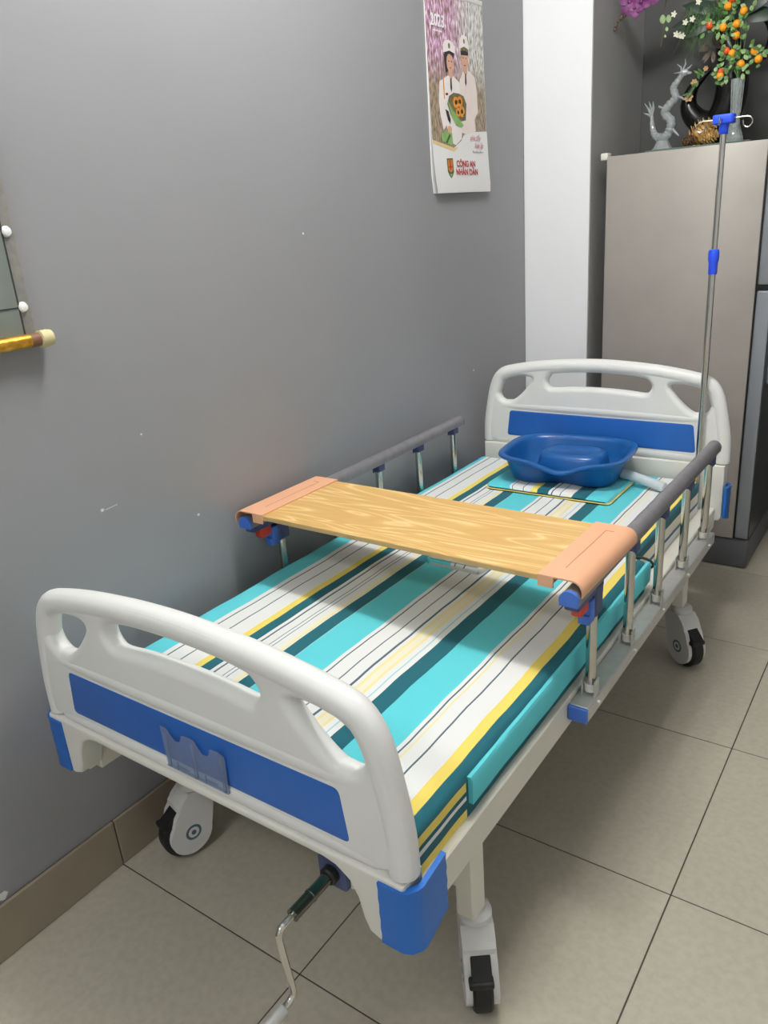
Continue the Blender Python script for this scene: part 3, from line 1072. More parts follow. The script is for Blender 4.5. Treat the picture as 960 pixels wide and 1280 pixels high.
hl = [(0.128, 0.092, 0.596), (0.122, 0.086, 0.630), (0.114, 0.078, 0.664), (0.108, 0.072, 0.675), (0.098, 0.062, 0.680), (0.086, 0.048, 0.680), (0.080, 0.042, 0.675), (0.06, 0.026, 0.673)]
rings = [[bm.verts.new(p) for p in ring_pts(a, b, z, 0, 0, cx=0.520, cy=1.685, n=48, p=3.2)] for a, b, z in hl]
for q0, q1 in zip(rings, rings[1:]):
    for k in range(len(q0)):
        bm.faces.new((q0[k], q0[(k + 1) % len(q0)], q1[(k + 1) % len(q0)], q1[k]))
bm.faces.new(rings[-1])
bm.faces.new(rings[0][::-1])
link('head_rest', bm, T['basin'], bs, smooth=50, label='raised head rest block inside the basin')
bm = B()
sweep(bm, [(0.690, 1.70, 0.6105), (0.715, 1.698, 0.6095), (0.76, 1.69, 0.602), (0.84, 1.675, 0.588)], [0.0165] * 4, 18)
link('drain_tube', bm, T['tube'], bs, label='milky white drain tube')

# ------------------------------------------------------------------ drip stand at the head of the bed
iv = thing('drip_stand', 'stainless drip pole with blue hook head at the head of the bed', 'drip pole', (0.893, 1.863, 0.4625))
px, py = 0.898, 1.864
link('pole', cyl(B(), (px, py, 0.4625), (px, py, 1.31), 0.0105, 20), T['chrome'], iv)
link('upper_pole', cyl(B(), (px + 0.001, py, 1.30), (px + 0.003, py, 1.67), 0.0085, 18), T['chrome'], iv)
bm = B()
lathe(bm, [(0.0125, 1.248), (0.0135, 1.252), (0.0135, 1.282), (0.0155, 1.288), (0.0165, 1.296), (0.0165, 1.314), (0.014, 1.322), (0.009, 1.323)], (px + 0.001, py, 0), 24)
link('lock_sleeve', bm, T['iv_blue'], iv, label='blue locking sleeve')
bm = B()
lathe(bm, [(0.0115, 1.648), (0.0130, 1.650), (0.0140, 1.672), (0.0135, 1.680)], (px + 0.003, py, 0), 20)
hd = flat_solid(bm, [rounded(px + 0.003 - 0.030, py - 0.022, px + 0.003 + 0.030, py + 0.022, 0.010)], 0.026, 0.004, lambda u, v, t: Vector((u, v, 1.688 + t)), 2)
head = link('hook_head', bm, T['iv_blue'], iv, label='blue hook head')
hx = px + 0.003
for dx, dy in ((-1, 0.05), (1, -0.05), (-0.05, -1), (0.05, 1)):
    d = Vector((dx, dy, 0)).normalized()
    c0 = Vector((hx, py, 1.688))
    P = [c0 + d * 0.022, c0 + d * 0.05 + Vector((0, 0, 0.001)), c0 + d * 0.068 + Vector((0, 0, 0.0)), c0 + d * 0.078 + Vector((0, 0, -0.008)), c0 + d * 0.078 + Vector((0, 0, -0.020)),
         c0 + d * 0.068 + Vector((0, 0, -0.028)), c0 + d * 0.056 + Vector((0, 0, -0.022)), c0 + d * 0.053 + Vector((0, 0, -0.008))]
    if abs(dy) > 0.5:
        P = [c0 + (p - c0) * 0.55 + d * 0.006 for p in P]
    link('hook', sweep(B(), smooth_path(P, 5), 0.0022, 8), T['chrome'], iv, label='bent wire hook')

# ------------------------------------------------------------------ refrigerator in the alcove
fr = thing('refrigerator', 'grey two door refrigerator standing in the alcove beyond the bed head', 'refrigerator', (0.64, 2.7, 0))
link('cabinet', box(B(), (0.346, 2.42, 0.135), (0.925, 2.965, 1.650), 0.004, 2), T['fridge'], fr, label='warm grey cabinet side')
link('plinth', box(B(), (0.350, 2.43, 0.0), (0.985, 2.960, 0.1335), 0.012, 3), T['plinth'], fr, label='dark grey plinth')
link('door_seal', box(B(), (0.925, 2.426, 0.145), (0.932, 2.960, 1.645)), T['seal'], fr, smooth=0)
for (z0, z1) in ((0.1385, 1.136), (1.156, 1.650)):
    d = link('door', box(B(), (0.932, 2.42, z0), (0.982, 2.965, z1), 0.006, 3), T['fridge_door'], fr, label='silver edged door')
    link('door_front', box(B(), (0.981, 2.424, z0 + 0.004), (0.986, 2.961, z1 - 0.004), 0.002, 1), T['fridge_front'], d, label='dark glossy door front')
    if z0 < 1:
        link('door_handle', box(B(), (0.985, 2.46, 0.78), (1.012, 2.52, 0.95), 0.006, 2), T['fridge_door'], d)
link('gap_strip', box(B(), (0.926, 2.424, 1.137), (0.980, 2.962, 1.155)), T['seal'], fr, smooth=0)
link('hinge_cover', box(B(), (0.318, 2.424, 1.636), (0.3475, 2.47, 1.664), 0.006, 3), T['cream'], fr, label='white hinge cover')

# things on top of the refrigerator
ZT = 1.650
tr = tag(link('glass_tray', box(B(), (0.475, 2.475, ZT + 0.0005), (0.852, 2.90, ZT + 0.0085), 0.002, 1), T['tray'], loc=(0, 0, 0)), 'greenish flat glass sheet lying on top of the refrigerator', 'tray')
ZS = ZT + 0.0088
dr = thing('dragon_figurine', 'clear crystal dragon with a coiled body standing on the glass sheet', 'figurine', (0.51, 2.6, ZS))
pth = [(0.458, 2.6, 1.787), (0.463, 2.6, 1.746), (0.474, 2.6, 1.718), (0.492, 2.6, 1.708), (0.512, 2.6, 1.708), (0.529, 2.6, 1.726), (0.533, 2.6, 1.762), (0.508, 2.6, 1.793), (0.524, 2.6, 1.819), (0.546, 2.6, 1.842), (0.537, 2.6, 1.874), (0.549, 2.6, 1.895), (0.566, 2.6, 1.915)]
sp = smooth_path(pth, 6)
rad = lerp_list([0.006, 0.010, 0.0135, 0.0155, 0.0165, 0.0165, 0.016, 0.0155, 0.015, 0.0145, 0.0135, 0.011, 0.009], len(sp))
link('body', sweep(B(), sp, [r * (1 + 0.10 * math.sin(i * 2.1)) for i, r in enumerate(rad)], 10), T['crystal'], dr, smooth=25)
bm = B()
for a, b in (((0.457, 2.6, 1.785), (0.428, 2.6, 1.836)), ((0.457, 2.6, 1.785), (0.443, 2.605, 1.842)), ((0.458, 2.6, 1.786), (0.462, 2.595, 1.838)), ((0.457, 2.6, 1.785), (0.425, 2.602, 1.802))):
    sweep(bm, [a, Vector(a).lerp(Vector(b), 0.55) + Vector((0.004, 0, 0)), b], [0.005, 0.0045, 0.001], 6)
link('tail_fin', bm, T['crystal'], dr, smooth=25)
bm = B()
ball(bm, (0.572, 2.6, 1.922), 0.014, 1.4, 0.8, 0.9, 8, 6)
ball(bm, (0.590, 2.6, 1.918), 0.008, 1.5, 0.8, 0.7, 8, 5)
link('head', bm, T['crystal'], dr, smooth=25)
bm = B()
for b in ((0.545, 2.603, 1.955), (0.575, 2.598, 1.968), (0.60, 2.6, 1.945), (0.535, 2.6, 1.925)):
    sweep(bm, [(0.566, 2.6, 1.925), Vector((0.566, 2.6, 1.925)).lerp(Vector(b), 0.6) + Vector((0.006, 0, 0)), b], [0.004, 0.003, 0.001], 6)
link('horn', bm, T['crystal'], dr, smooth=25)
for (a, b) in (((0.52, 2.6, 1.80), (0.485, 2.59, 1.818)), ((0.535, 2.6, 1.74), (0.562, 2.588, 1.712)), ((0.545, 2.6, 1.85), (0.575, 2.59, 1.835))):
    link('leg', sweep(B(), [a, b, Vector(b) + Vector((0.008, 0, -0.008))], [0.006, 0.004, 0.002], 6), T['crystal'], dr, smooth=25)
bm = B()
lathe(bm, [(0.040, ZS), (0.041, ZS + 0.005), (0.034, ZS + 0.012), (0.022, ZS + 0.036)], (0.505, 2.6, 0), 9)
link('base', bm, T['crystal'], dr, smooth=0)

va = thing('crescent_vase', 'tall black crescent shaped vase on the refrigerator, filled with artificial flowers', 'vase', (0.65, 2.76, ZS))
vy = 2.74
vp = [(0.636, vy, 1.937), (0.606, vy, 1.912), (0.575, vy, 1.882), (0.560, vy, 1.842), (0.566, vy, 1.800), (0.604, vy, 1.758), (0.658, vy, 1.745), (0.700, vy, 1.780), (0.716, vy, 1.838), (0.716, vy, 1.900), (0.708, vy, 1.962), (0.692, vy, 2.025), (0.676, vy, 2.085)]
sp = smooth_path(vp, 6)
rad = lerp_list([0.006, 0.012, 0.020, 0.028, 0.036, 0.044, 0.052, 0.060, 0.060, 0.058, 0.052, 0.046, 0.044], len(sp))
link('vase_body', sweep(B(), sp, rad, 20), T['black_gloss'], va, smooth=50)
bm = B()
lathe(bm, [(0.060, ZS), (0.062, ZS + 0.012), (0.046, ZS + 0.03), (0.036, ZS + 0.06)], (0.650, vy, 0), 24)
link('vase_foot', bm, T['black_gloss'], va, smooth=50)
bm = B()
sweep(bm, smooth_path([(0.70, vy, 2.06), (0.76, vy, 2.10), (0.815, vy, 2.085), (0.845, vy, 2.03), (0.838, vy, 1.975), (0.815, vy, 1.95)], 6), [0.016] * 31, 12)
link('vase_arm', bm, T['black_gloss'], va, smooth=50)


def leaf_blade(bm, base, tip, width, bend=0.0, side=None, n=6):
    base, tip = Vector(base), Vector(tip)
    ax = tip - base
    if side is None:
        f = Vector((0.25, -1.0, 0.35))
        nrm = (f - ax.normalized() * f.dot(ax.normalized())).normalized()
    else:
        nrm = ax.cross(side).normalized()
    wv = nrm.cross(ax).normalized()
    cols = []
    for k in range(n + 1):
        t = k / n
        wd = width * math.sin(PI * min(1, 0.06 + 0.94 * t)) ** 0.8
        c = base + ax * t + nrm * bend * math.sin(PI * t)
        cols.append([c + wv * wd - nrm * wd * 0.25, c, c - wv * wd - nrm * wd * 0.25])
    top = [[bm.verts.new(p) for p in c] for c in cols]
    bot = [[bm.verts.new(p - nrm * 0.0012) for p in c] for c in cols]
    for a, b in zip(top, top[1:]):
        for k in range(2):
            bm.faces.new((a[k], a[k + 1], b[k + 1], b[k]))
    for a, b in zip(bot, bot[1:]):
        for k in range(2):
            bm.faces.new((a[k], b[k], b[k + 1], a[k + 1]))
    for k in range(n):
        bm.faces.new((top[k][0], top[k + 1][0], bot[k + 1][0], bot[k][0]))
        bm.faces.new((top[k][2], bot[k][2], bot[k + 1][2], top[k + 1][2]))
    return bm


for b, t, wd, bd in (((0.70, 2.70, 2.10), (0.50, 2.66, 2.09), 0.030, 0.02), ((0.69, 2.70, 2.11), (0.53, 2.68, 2.16), 0.026, 0.02), ((0.70, 2.72, 2.10), (0.86, 2.70, 2.15), 0.034, 0.02),
                     ((0.70, 2.72, 2.10), (0.88, 2.72, 2.07), 0.030, 0.02), ((0.68, 2.72, 2.12), (0.62, 2.70, 2.22), 0.030, 0.01), ((0.69, 2.7, 2.11), (0.76, 2.68, 2.23), 0.03, 0.01), ((0.68, 2.68, 2.10), (0.56, 2.64, 2.04), 0.022, 0.02)):
    link('broad_leaf', leaf_blade(B(), b, t, wd, bd), T['leaf_dark'], va, smooth=60, label='dark green leaf')
# fine drooping greenery (needles beyond counting)
bm = B()
for k in range(150):
    b = Vector((random.uniform(0.55, 0.70), 2.66 + random.uniform(-0.02, 0.03), random.uniform(2.06, 2.15)))
    d = Vector((random.uniform(-0.05, 0.05), random.uniform(-0.03, 0.02), -random.uniform(0.03, 0.10)))
    sweep(bm, [b, b + d * 0.6 + Vector((0.004, 0, 0.004)), b + d], [0.0012, 0.0009, 0.0004], 3)
o = link('needle_foliage', bm, T['leaf'], va)
o['kind'] = 'stuff'
# small white blossoms
for (x, z) in ((0.516, 2.128), (0.560, 2.094), (0.540, 2.055), (0.528, 2.060), (0.552, 2.050), (0.604, 2.152), (0.585, 2.10)):
    bm = B()
    for q in range(5):
        a = 2 * PI * q / 5
        leaf_blade(bm, (x, 2.63, z), (x + 0.012 * math.cos(a), 2.625, z + 0.012 * math.sin(a)), 0.004, n=3)
    link('white_blossom', bm, T['blossom_white'], va)
for (x, z, r) in ((0.470, 2.120, 0.016), (0.492, 2.118, 0.014), (0.487, 2.085, 0.008), (0.482, 2.062, 0.006)):
    link('pale_leaf', leaf_blade(B(), (x, 2.64, z + r), (x + 0.004, 2.635, z - r), r * 0.7), T['leaf_pale'], va)
bm = B()
sweep(bm, smooth_path([(0.68, 2.70, 2.10), (0.56, 2.68, 2.20), (0.48, 2.66, 2.19), (0.475, 2.645, 2.10), (0.468, 2.64, 2.03)], 5), 0.002, 6)
link('vine_stem', bm, T['stem'], va)
# dry sprig and flowers on the lower tip
bm = B()
for k in range(16):
    a = random.uniform(0, 2 * PI)
    b = Vector((0.655, 2.68, 2.00))
    e = b + Vector((0.05 * math.cos(a), -0.02, 0.045 * math.sin(a) - 0.01))
    leaf_blade(bm, b.lerp(e, 0.2), e, 0.007, 0.004, n=3)
link('dry_sprig', bm, T['bud'], va, label='dry brown leaves')
for (x, z, r) in ((0.570, 1.845, 0.018), (0.588, 1.893, 0.014), (0.628, 1.936, 0.010)):
    bm = B()
    for q in range(6):
        a = 2 * PI * q / 6
        leaf_blade(bm, (x, 2.70, z), (x + r * math.cos(a), 2.69, z + r * math.sin(a)), r * 0.42, 0.003, n=4)
    ball(bm, (x, 2.692, z), r * 0.3, u=6, v=5)
    link('peach_flower', bm, T['peach'], va)
bm = B()
for k in range(12):
    b = Vector((0.578 + 0.004 * k, 2.69, 1.86 + 0.0062 * k))
    leaf_blade(bm, b, b + Vector((random.uniform(-0.035, 0.0), -0.01, random.uniform(-0.03, 0.02))), 0.005, n=3)
link('tip_leaf', bm, T['leaf'], va)
# orchid spray arching out to the pillar
bm = B()
sweep(bm, smooth_path([(0.67, 2.70, 2.11), (0.60, 2.68, 2.26), (0.48, 2.66, 2.30), (0.40, 2.64, 2.23), (0.35, 2.63, 2.17), (0.30, 2.62, 2.135), (0.288, 2.62 + 0.0, 2.11)], 5), 0.0028, 6)
link('orchid_stem', bm, T['stem'], va)
for (x, z, r) in ((0.352, 2.196, 0.045), (0.396, 2.188, 0.042), (0.372, 2.172, 0.038), (0.455, 2.215, 0.05), (0.51, 2.235, 0.05)):
    bm = B()
    y = 2.615
    for q in range(5):
        a = 2 * PI * q / 5 + x * 40
        leaf_blade(bm, (x, y, z), (x + r * math.cos(a), y - 0.006, z + r * math.sin(a)), r * 0.42, 0.006, n=5)
    ball(bm, (x, y - 0.008, z), r * 0.18, u=8, v=6)
    link('orchid_flower', bm, T['orchid'], va, label='purple orchid flower')
for (x, z, r) in ((0.330, 2.160, 0.009), (0.318, 2.152, 0.008), (0.305, 2.142, 0.007), (0.297, 2.128, 0.006), (0.2925, 2.114, 0.005)):
    link('orchid_bud', ball(B(), (x, 2.62, z), r, 1, 1, 1.3, 8, 6), T['bud'], va)

gv = thing('bud_vase', 'tall clear glass vase with a flared foot holding the kumquat sprigs', 'vase', (0.768, 2.6, ZS))
bm = B()
lathe(bm, [(0.010, ZS), (0.033, ZS + 0.001), (0.034, ZS + 0.010), (0.030, ZS + 0.028), (0.019, ZS + 0.065), (0.0155, ZS + 0.11), (0.018, ZS + 0.17), (0.024, ZS + 0.215), (0.022, ZS + 0.215), (0.016, ZS + 0.17), (0.013, ZS + 0.11), (0.014, ZS + 0.07), (0.004, ZS + 0.05)], (0.768, 2.6, 0), 24)
link('vase_glass', bm, T['glass'], gv, smooth=50)
bm = B()
for s in (-1, 1):
    for k in range(5):
        a = PI * k / 5
        cyl(bm, (0.768 + 0.017 * math.cos(a), 2.6 - 0.017 * math.sin(a), ZS + 0.10), (0.768 + 0.023 * math.cos(a), 2.6 - 0.023 * math.sin(a), ZS + 0.214), 0.0016, 5)
    break
link('glass_rib', bm, T['crystal'], gv)

kq = thing('kumquat_sprig', 'leafy kumquat sprigs with small orange fruit standing in the glass vase', 'plant', (0.768, 2.6, ZS + 0.06))
FR = [(0.722, 2.108, 0), (0.776, 2.084, 0), (0.663, 2.059, 1), (0.710, 2.045, 0), (0.755, 2.047, 0), (0.757, 2.011, 0), (0.728, 1.967, 2), (0.748, 1.956, 0), (0.780, 1.917, 0), (0.823, 1.952, 0), (0.838, 1.924, 0), (0.711, 1.889, 0), (0.712, 1.902, 2), (0.736, 2.130, 1)]
bm = B()
top = Vector((0.768, 2.6, ZS + 0.21))
for (x, z, k) in FR:
    e = Vector((x, 2.585, z))
    mid = top.lerp(e, 0.5) + Vector((random.uniform(-0.015, 0.015), 0.0, 0.035))
    sweep(bm, smooth_path([(0.768, 2.6, ZS + 0.075), top, mid, e], 4), 0.0015, 5)
link('stem', bm, T['leaf'], kq)
for (x, z, k) in FR:
    r = 0.0135 if k != 2 else 0.011
    f = link('kumquat', ball(B(), (x, 2.572, z), r, 1, 1, 1.04, 14, 10), T['orange_red'] if k else T['orange'], kq)
    for q in range(11):
        a = random.uniform(0, 2 * PI)
        d = random.uniform(0.012, 0.032)
        b = Vector((x + d * math.cos(a), 2.575 + random.uniform(-0.012, 0.012), z + d * math.sin(a)))
        e = b + Vector((random.uniform(-0.016, 0.016), random.uniform(-0.008, 0.004), random.uniform(-0.014, 0.016)))
        link('leaf', leaf_blade(B(), b, b + (e - b).normalized() * random.uniform(0.016, 0.026), 0.0075, 0.002, n=3), T['leaf_pale'] if q % 2 else T['leaf'], kq)


def pine_cone(x, y, z, r, m, lab, tilt):
    t = thing('pine_cone', lab, 'pine cone', (x, y, ZS), 'pine cones on the glass sheet')
    bm = B()
    for row in range(7):
        h = -0.9 + 1.8 * row / 6
        rr = r * math.sqrt(max(0.08, 1 - h * h * 0.85))
        for q in range(9):
            a = 2 * PI * (q + 0.5 * (row % 2)) / 9
            b = Vector((rr * 0.45 * math.cos(a), rr * 0.45 * math.sin(a), h * r * 1.15))
            e = Vector((rr * 1.1 * math.cos(a), rr * 1.1 * math.sin(a), h * r * 1.15 + r * 0.28))
            leaf_blade(bm, b, e, r * 0.24, 0.001, side=Vector((math.sin(a), -math.cos(a), 0)), n=3)
    ball(bm, (0, 0, 0), r * 0.6, 1, 1, 1.5, 8, 6)
    bmesh.ops.rotate(bm, verts=bm.verts, cent=(0, 0, 0), matrix=Matrix.Rotation(tilt, 3, 'Y'))
    lo = min(v.co.z for v in bm.verts)
    bmesh.ops.translate(bm, verts=bm.verts, vec=(x, y, z if z > ZS else ZS - lo + 0.0005))
    link('cone_scales', bm, m, t, smooth=0)
    return t


pine_cone(0.690, 2.545, 0, 0.026, T['cone'], 'golden pine cone lying beside the foot of the glass vase', 1.3)
pine_cone(0.610, 2.56, 0, 0.021, T['cone_dark'], 'small dark brown pine cone between the crystal dragon and the golden cones', 1.2)
pine_cone(0.640, 2.615, 0, 0.045, T['cone'], 'largest golden pine cone leaning against the black vase', 0.9)

# ------------------------------------------------------------------ wall calendar
YC0, ZC0 = 1.667, 1.555
ca = thing('wall_calendar', 'white 2023 wall calendar with printed couple in white uniforms on the grey wall', 'calendar', (0, YC0, ZC0))


def cpt(x):
    return lambda a, b: (x, YC0 + a, ZC0 + b)


bm = B()
prism(bm, [(0.012, 0.0), (0.398, 0.003), (0.399, 0.05), (0.396, 0.30), (0.390, 0.626), (0.004, 0.626), (0.003, 0.25), (0.003, 0.06)], cpt(0.0005), cpt(0.0035))
back = link('page_block', bm, T['paper'], ca, smooth=0)
# front sheet bulging a little at the foot
bm = B()
rows = []
sheet = [(0.627, 0.0, 0.392, 0.0050), (0.45, 0.0, 0.395, 0.0060), (0.25, 0.0, 0.398, 0.0085), (0.10, 0.001, 0.400, 0.015), (0.03, 0.004, 0.400, 0.020), (0.0, 0.012, 0.400, 0.019)]
for z, a, b, x in sheet:
    rows.append(([bm.verts.new((x, YC0 + a + (b - a) * k / 4, ZC0 + z)) for k in range(5)], [bm.verts.new((x - 0.0008, YC0 + a + (b - a) * k / 4, ZC0 + z)) for k in range(5)]))
for (a, a2), (b, b2) in zip(rows, rows[1:]):
    for k in range(4):
        bm.faces.new((a[k], a[k + 1], b[k + 1], b[k]))
        bm.faces.new((a2[k], b2[k], b2[k + 1], a2[k + 1]))
    bm.faces.new((a[0], b[0], b2[0], a2[0]))
    bm.faces.new((a[4], a2[4], b2[4], b[4]))
link('cover_sheet', bm, T['paper'], ca, smooth=60)
link('binding_strip', box(B(), (0.0005, YC0 - 0.001, ZC0 + 0.612), (0.0075, YC0 + 0.393, ZC0 + 0.629), 0.003, 2), T['white'], ca)


def sheet_x(z):
    for (z1, _, _, x1), (z0, _, _, x0) in zip(sheet, sheet[1:]):
        if z0 <= z <= z1:
            t = (z - z0) / (z1 - z0)
            return x0 + (x1 - x0) * t
    return sheet[0][3]


def printed(name, poly, m, k, parent=ca):
    """flat print lying on the cover sheet; k orders overlapping inks"""
    bm = B()
    e = 0.0002 + 0.00022 * k
    vs = [bm.verts.new((sheet_x(b) + e, YC0 + a, ZC0 + b)) for a, b in poly]
    vb = [bm.verts.new((sheet_x(b) + e - 0.0002, YC0 + a, ZC0 + b)) for a, b in poly]
    bmesh.ops.triangle_fill
    bm.faces.new(vs)
    bm.faces.new(vb[::-1])
    n = len(vs)
    for i in range(n):
        bm.faces.new((vs[i], vb[i], vb[(i + 1) % n], vs[(i + 1) % n]))
    return link(name, bm, m, parent, smooth=0)


def oval(cx, cz, rx, rz, n=12):
    return [(cx + rx * math.cos(2 * PI * k / n), cz + rz * math.sin(2 * PI * k / n)) for k in range(n)]


# the photograph is built in three bands so that it follows the sheet
pic = printed('printed_picture', [(0.002, 0.44), (0.393, 0.44), (0.391, 0.611), (0.002, 0.611)], T['blossom'], 0)
printed('picture_band', [(0.002, 0.25), (0.396, 0.25), (0.393, 0.44), (0.002, 0.44)], T['blossom'], 0, pic)
printed('picture_foot', [(0.002, 0.168), (0.142, 0.146), (0.200, 0.172), (0.221, 0.191), (0.288, 0.203), (0.397, 0.209), (0.396, 0.25), (0.002, 0.25)], T['blossom'], 0, pic)
printed('gold_edge', [(0.002, 0.158), (0.142, 0.134), (0.175, 0.150), (0.142, 0.147), (0.002, 0.169)], T['p_gold'], 1, pic)
man = printed('printed_man', [(0.203, 0.20), (0.201, 0.31), (0.210, 0.365), (0.238, 0.395), (0.262, 0.402), (0.285, 0.397), (0.322, 0.383), (0.334, 0.33), (0.336, 0.270), (0.308, 0.245), (0.311, 0.206), (0.239, 0.193)], T['p_coat'], 1, pic)
printed('face', oval(0.251, 0.430, 0.026, 0.033), T['p_skin'], 3, man)
printed('neck', [(0.236, 0.412), (0.266, 0.412), (0.268, 0.392), (0.256, 0.380), (0.240, 0.392)], T['p_skin'], 2, man)
printed('hair', [(0.222, 0.458), (0.280, 0.462), (0.277, 0.447), (0.225, 0.444)], T['p_dark'], 4, man)
printed('cap', [(0.214, 0.462), (0.218, 0.488), (0.232, 0.503), (0.250, 0.508), (0.268, 0.503), (0.280, 0.488), (0.284, 0.466), (0.250, 0.472)], T['p_coat2'], 5, man)
printed('cap_peak', [(0.222, 0.463), (0.250, 0.472), (0.280, 0.465), (0.276, 0.456), (0.250, 0.462), (0.226, 0.455)], T['p_olive'], 6, man)
printed('cap_badge', oval(0.250, 0.488, 0.006, 0.008, 8), T['p_olive'], 6, man)
printed('tie', [(0.250, 0.388), (0.258, 0.388), (0.259, 0.360), (0.252, 0.348), (0.247, 0.360)], T['p_dark'], 3, man)
for sx in (-1, 1):
    printed('eye', oval(0.251 + sx * 0.010, 0.437, 0.004, 0.0018, 8), T['p_dark'], 4, man)
printed('mouth', oval(0.251, 0.414, 0.008, 0.0018, 8), T['ink_red'], 4, man)
wom = printed('printed_woman', [(0.103, 0.218), (0.082, 0.202), (0.066, 0.250), (0.061, 0.290), (0.071, 0.350), (0.100, 0.362), (0.127, 0.372), (0.166, 0.374), (0.205, 0.358), (0.216, 0.30), (0.214, 0.22), (0.203, 0.178), (0.160, 0.156), (0.120, 0.165)], T['p_coat2'], 2, pic)
printed('hair', [(0.108, 0.436), (0.172, 0.440), (0.174, 0.428), (0.150, 0.40), (0.128, 0.384), (0.115, 0.380), (0.110, 0.408)], T['p_dark'], 3, wom)
printed('face', oval(0.148, 0.412, 0.024, 0.030), T['p_skin'], 4, wom)
printed('neck', [(0.136, 0.392), (0.160, 0.392), (0.164, 0.374), (0.150, 0.358), (0.138, 0.372)], T['p_skin'], 3, wom)
printed('cap', [(0.103, 0.440), (0.102, 0.462), (0.116, 0.476), (0.142, 0.481), (0.170, 0.477), (0.184, 0.464), (0.184, 0.444), (0.145, 0.448)], T['p_coat2'], 5, wom)
printed('cap_peak', [(0.110, 0.440), (0.145, 0.449), (0.178, 0.444), (0.174, 0.430), (0.145, 0.440), (0.116, 0.431)], T['p_dark'], 6, wom)
printed('cap_badge', oval(0.145, 0.463, 0.007, 0.009, 8), T['p_olive'], 6, wom)
printed('tie', [(0.144, 0.366), (0.153, 0.366), (0.154, 0.335), (0.148, 0.322), (0.142, 0.335)], T['p_dark'], 4, wom)
printed('shoulder_cord', [(0.094, 0.360), (0.101, 0.362), (0.102, 0.300), (0.096, 0.28)], T['p_orange'], 3, wom)
printed('name_bar', [(0.108, 0.318), (0.124, 0.319), (0.124, 0.312), (0.108, 0.311)], T['p_dark'], 3, wom)
for sx in (-1, 1):
    printed('eye', oval(0.148 + sx * 0.009, 0.417, 0.004, 0.002, 8), T['p_dark'], 5, wom)
printed('mouth', oval(0.148, 0.397, 0.006, 0.0018, 8), T['ink_red'], 5, wom)
printed('hand', oval(0.122, 0.205, 0.016, 0.012, 8), T['p_skin'], 5, wom)
bq = printed('printed_bouquet', [(0.115, 0.285), (0.130, 0.310), (0.161, 0.322), (0.200, 0.322), (0.232, 0.316), (0.250, 0.292), (0.240, 0.239), (0.180, 0.230), (0.135, 0.250)], T['p_olive'], 6, pic)
for (a, b, r) in ((0.175, 0.293, 0.020), (0.203, 0.297, 0.019), (0.215, 0.266, 0.020), (0.188, 0.262, 0.016)):
    printed('sunflower', oval(a, b, r, r * 0.9, 10), T['p_orange'], 7, bq)
    printed('sunflower_eye', oval(a, b, r * 0.45, r * 0.4, 8), T['p_dark'], 8, bq)
printed('paper_wrap', [(0.118, 0.296), (0.150, 0.268), (0.222, 0.222), (0.205, 0.214), (0.170, 0.220), (0.140, 0.244)], T['p_green'], 8, bq)
printed('ribbon', [(0.100, 0.268), (0.120, 0.262), (0.132, 0.236), (0.128, 0.222), (0.112, 0.236)], T['p_dark'], 8, bq)
printed('gown_tail', [(0.062, 0.190), (0.100, 0.198), (0.135, 0.196), (0.138, 0.160), (0.126, 0.154), (0.066, 0.168)], T['p_green'], 4, pic)
printed('gown_stripe', [(0.088, 0.162), (0.098, 0.160), (0.125, 0.185), (0.118, 0.192)], T['emblem_dark'], 5, pic)


def calendar_text(name, s, a, b, width, height, m, shear=0.0, bold=0.0, slope=0.0):
    bm = B()
    text_mesh(bm, s, height / 0.72, lambda x, y, z: Vector((sheet_x(b + y + slope * x) + 0.0022 + z, YC0 + a + x, ZC0 + b + y + slope * x)), 0.0003, shear, width, bold)
    return link(name, bm, m, ca, smooth=0)


calendar_text('year_print', '2023', 0.030, 0.512, 0.086, 0.036, T['ink_white'], bold=0.0006)
bm = B()
for k in range(7):
    box(bm, (sheet_x(0.498) + 0.0015, YC0 + 0.044 + 0.0085 * k, ZC0 + 0.497), (sheet_x(0.498) + 0.0020, YC0 + 0.050 + 0.0085 * k, ZC0 + 0.5005 + 0.002 * (k % 2)))
link('small_print', bm, T['ink_white'], ca, smooth=0)
calendar_text('title_print', 'CÔNG AN', 0.151, 0.086, 0.136, 0.021, T['ink_red'], bold=0.0004)
calendar_text('title_print', 'NHÂN DÂN', 0.144, 0.0585, 0.158, 0.021, T['ink_red'], bold=0.0004)
calendar_text('script_print', 'phúc đầy', 0.262, 0.176, 0.080, 0.016, T['ink_pinkred'], 0.35)
calendar_text('script_print', 'Xuân lộc', 0.292, 0.150, 0.068, 0.018, T['ink_pinkred'], 0.35)
bm = B()
for k in range(9):
    a = 0.278 + 0.0088 * k
    box(bm, (sheet_x(0.135) + 0.0015, YC0 + a, ZC0 + 0.134), (sheet_x(0.135) + 0.0020, YC0 + a + 0.006, ZC0 + 0.1375 + 0.003 * (k % 3 == 0)))
link('small_script', bm, T['ink_grey'], ca, smooth=0)
em = printed('emblem', [(0.087, 0.112), (0.129, 0.113), (0.130, 0.070), (0.120, 0.056), (0.108, 0.047), (0.096, 0.056), (0.087, 0.070)], T['emblem_dark'], 1)
printed('emblem_field', [(0.092, 0.108), (0.124, 0.109), (0.125, 0.074), (0.108, 0.066), (0.092, 0.074)], T['emblem'], 2, em)
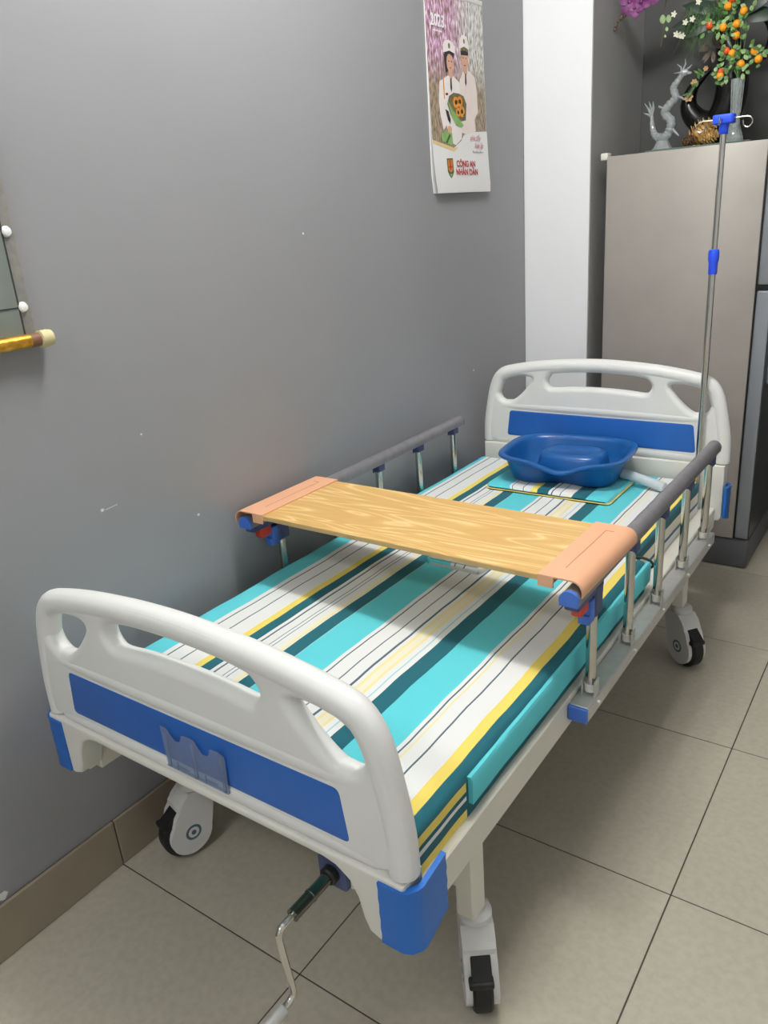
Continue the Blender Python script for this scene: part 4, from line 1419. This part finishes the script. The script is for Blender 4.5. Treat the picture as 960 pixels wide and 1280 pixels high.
printed('emblem_sword', [(0.105, 0.108), (0.111, 0.108), (0.112, 0.082), (0.108, 0.074), (0.104, 0.082)], T['ink_red'], 3, em)
printed('emblem_bar', [(0.094, 0.086), (0.123, 0.087), (0.123, 0.083), (0.094, 0.082)], T['ink_red'], 3, em)
printed('emblem_tip', [(0.098, 0.062), (0.118, 0.062), (0.108, 0.050)], T['p_green'], 3, em)

# ------------------------------------------------------------------ hanging scroll at the left edge
sc = thing('hanging_scroll', 'grey hanging scroll with silver border and gold roller at left on the wall', 'wall scroll', (0.012, -0.2, 1.3))
link('scroll_sheet', box(B(), (0.004, -0.50, 1.315), (0.012, 0.086, 2.15), 0.001, 1), T['silver'], sc, label='silver grey border', smooth=0)
link('picture_panel', box(B(), (0.011, -0.44, 1.316), (0.0145, 0.060, 2.10), 0.001, 1), T['scroll'], sc, label='grey green picture', smooth=0)
bm = B()
box(bm, (0.0135, 0.0585, 1.316), (0.0155, 0.0615, 2.10))
box(bm, (0.0135, -0.44, 1.3715), (0.0155, 0.060, 1.3740))
link('border_line', bm, T['line'], sc, smooth=0)
for (y, z) in ((0.070, 1.515), (0.069, 1.373), (0.070, 1.657)):
    bm = B()
    lathe(bm, [(0.0105, 0.011), (0.0105, 0.015), (0.008, 0.019), (0.003, 0.0205)], (0, y, z), 18, (1, 0, 0))
    link('glare_stud', bm, T['stud'], sc, label='round chrome stud with its lamp glare painted white')  # the white is a painted lamp reflection on a chrome stud
link('roller', cyl(B(), (0.024, -0.58, 1.308), (0.024, 0.062, 1.308), 0.0135, 24), T['gold'], sc, label='gold patterned roller')
link('roller_ferrule', lathe(B(), [(0.0138, 0), (0.0138, 0.022)], (0.024, 0.060, 1.308), 24, (0, 1, 0)), T['brown'], sc)
bm = B()
lathe(bm, [(0.0140, 0.0), (0.0175, 0.002), (0.0165, 0.006), (0.0175, 0.010), (0.0165, 0.014), (0.0175, 0.018), (0.0165, 0.022), (0.016, 0.027), (0.010, 0.029)], (0.024, 0.081, 1.308), 24, (0, 1, 0))
link('roller_knob', bm, T['knob'], sc, label='cream ribbed knob')
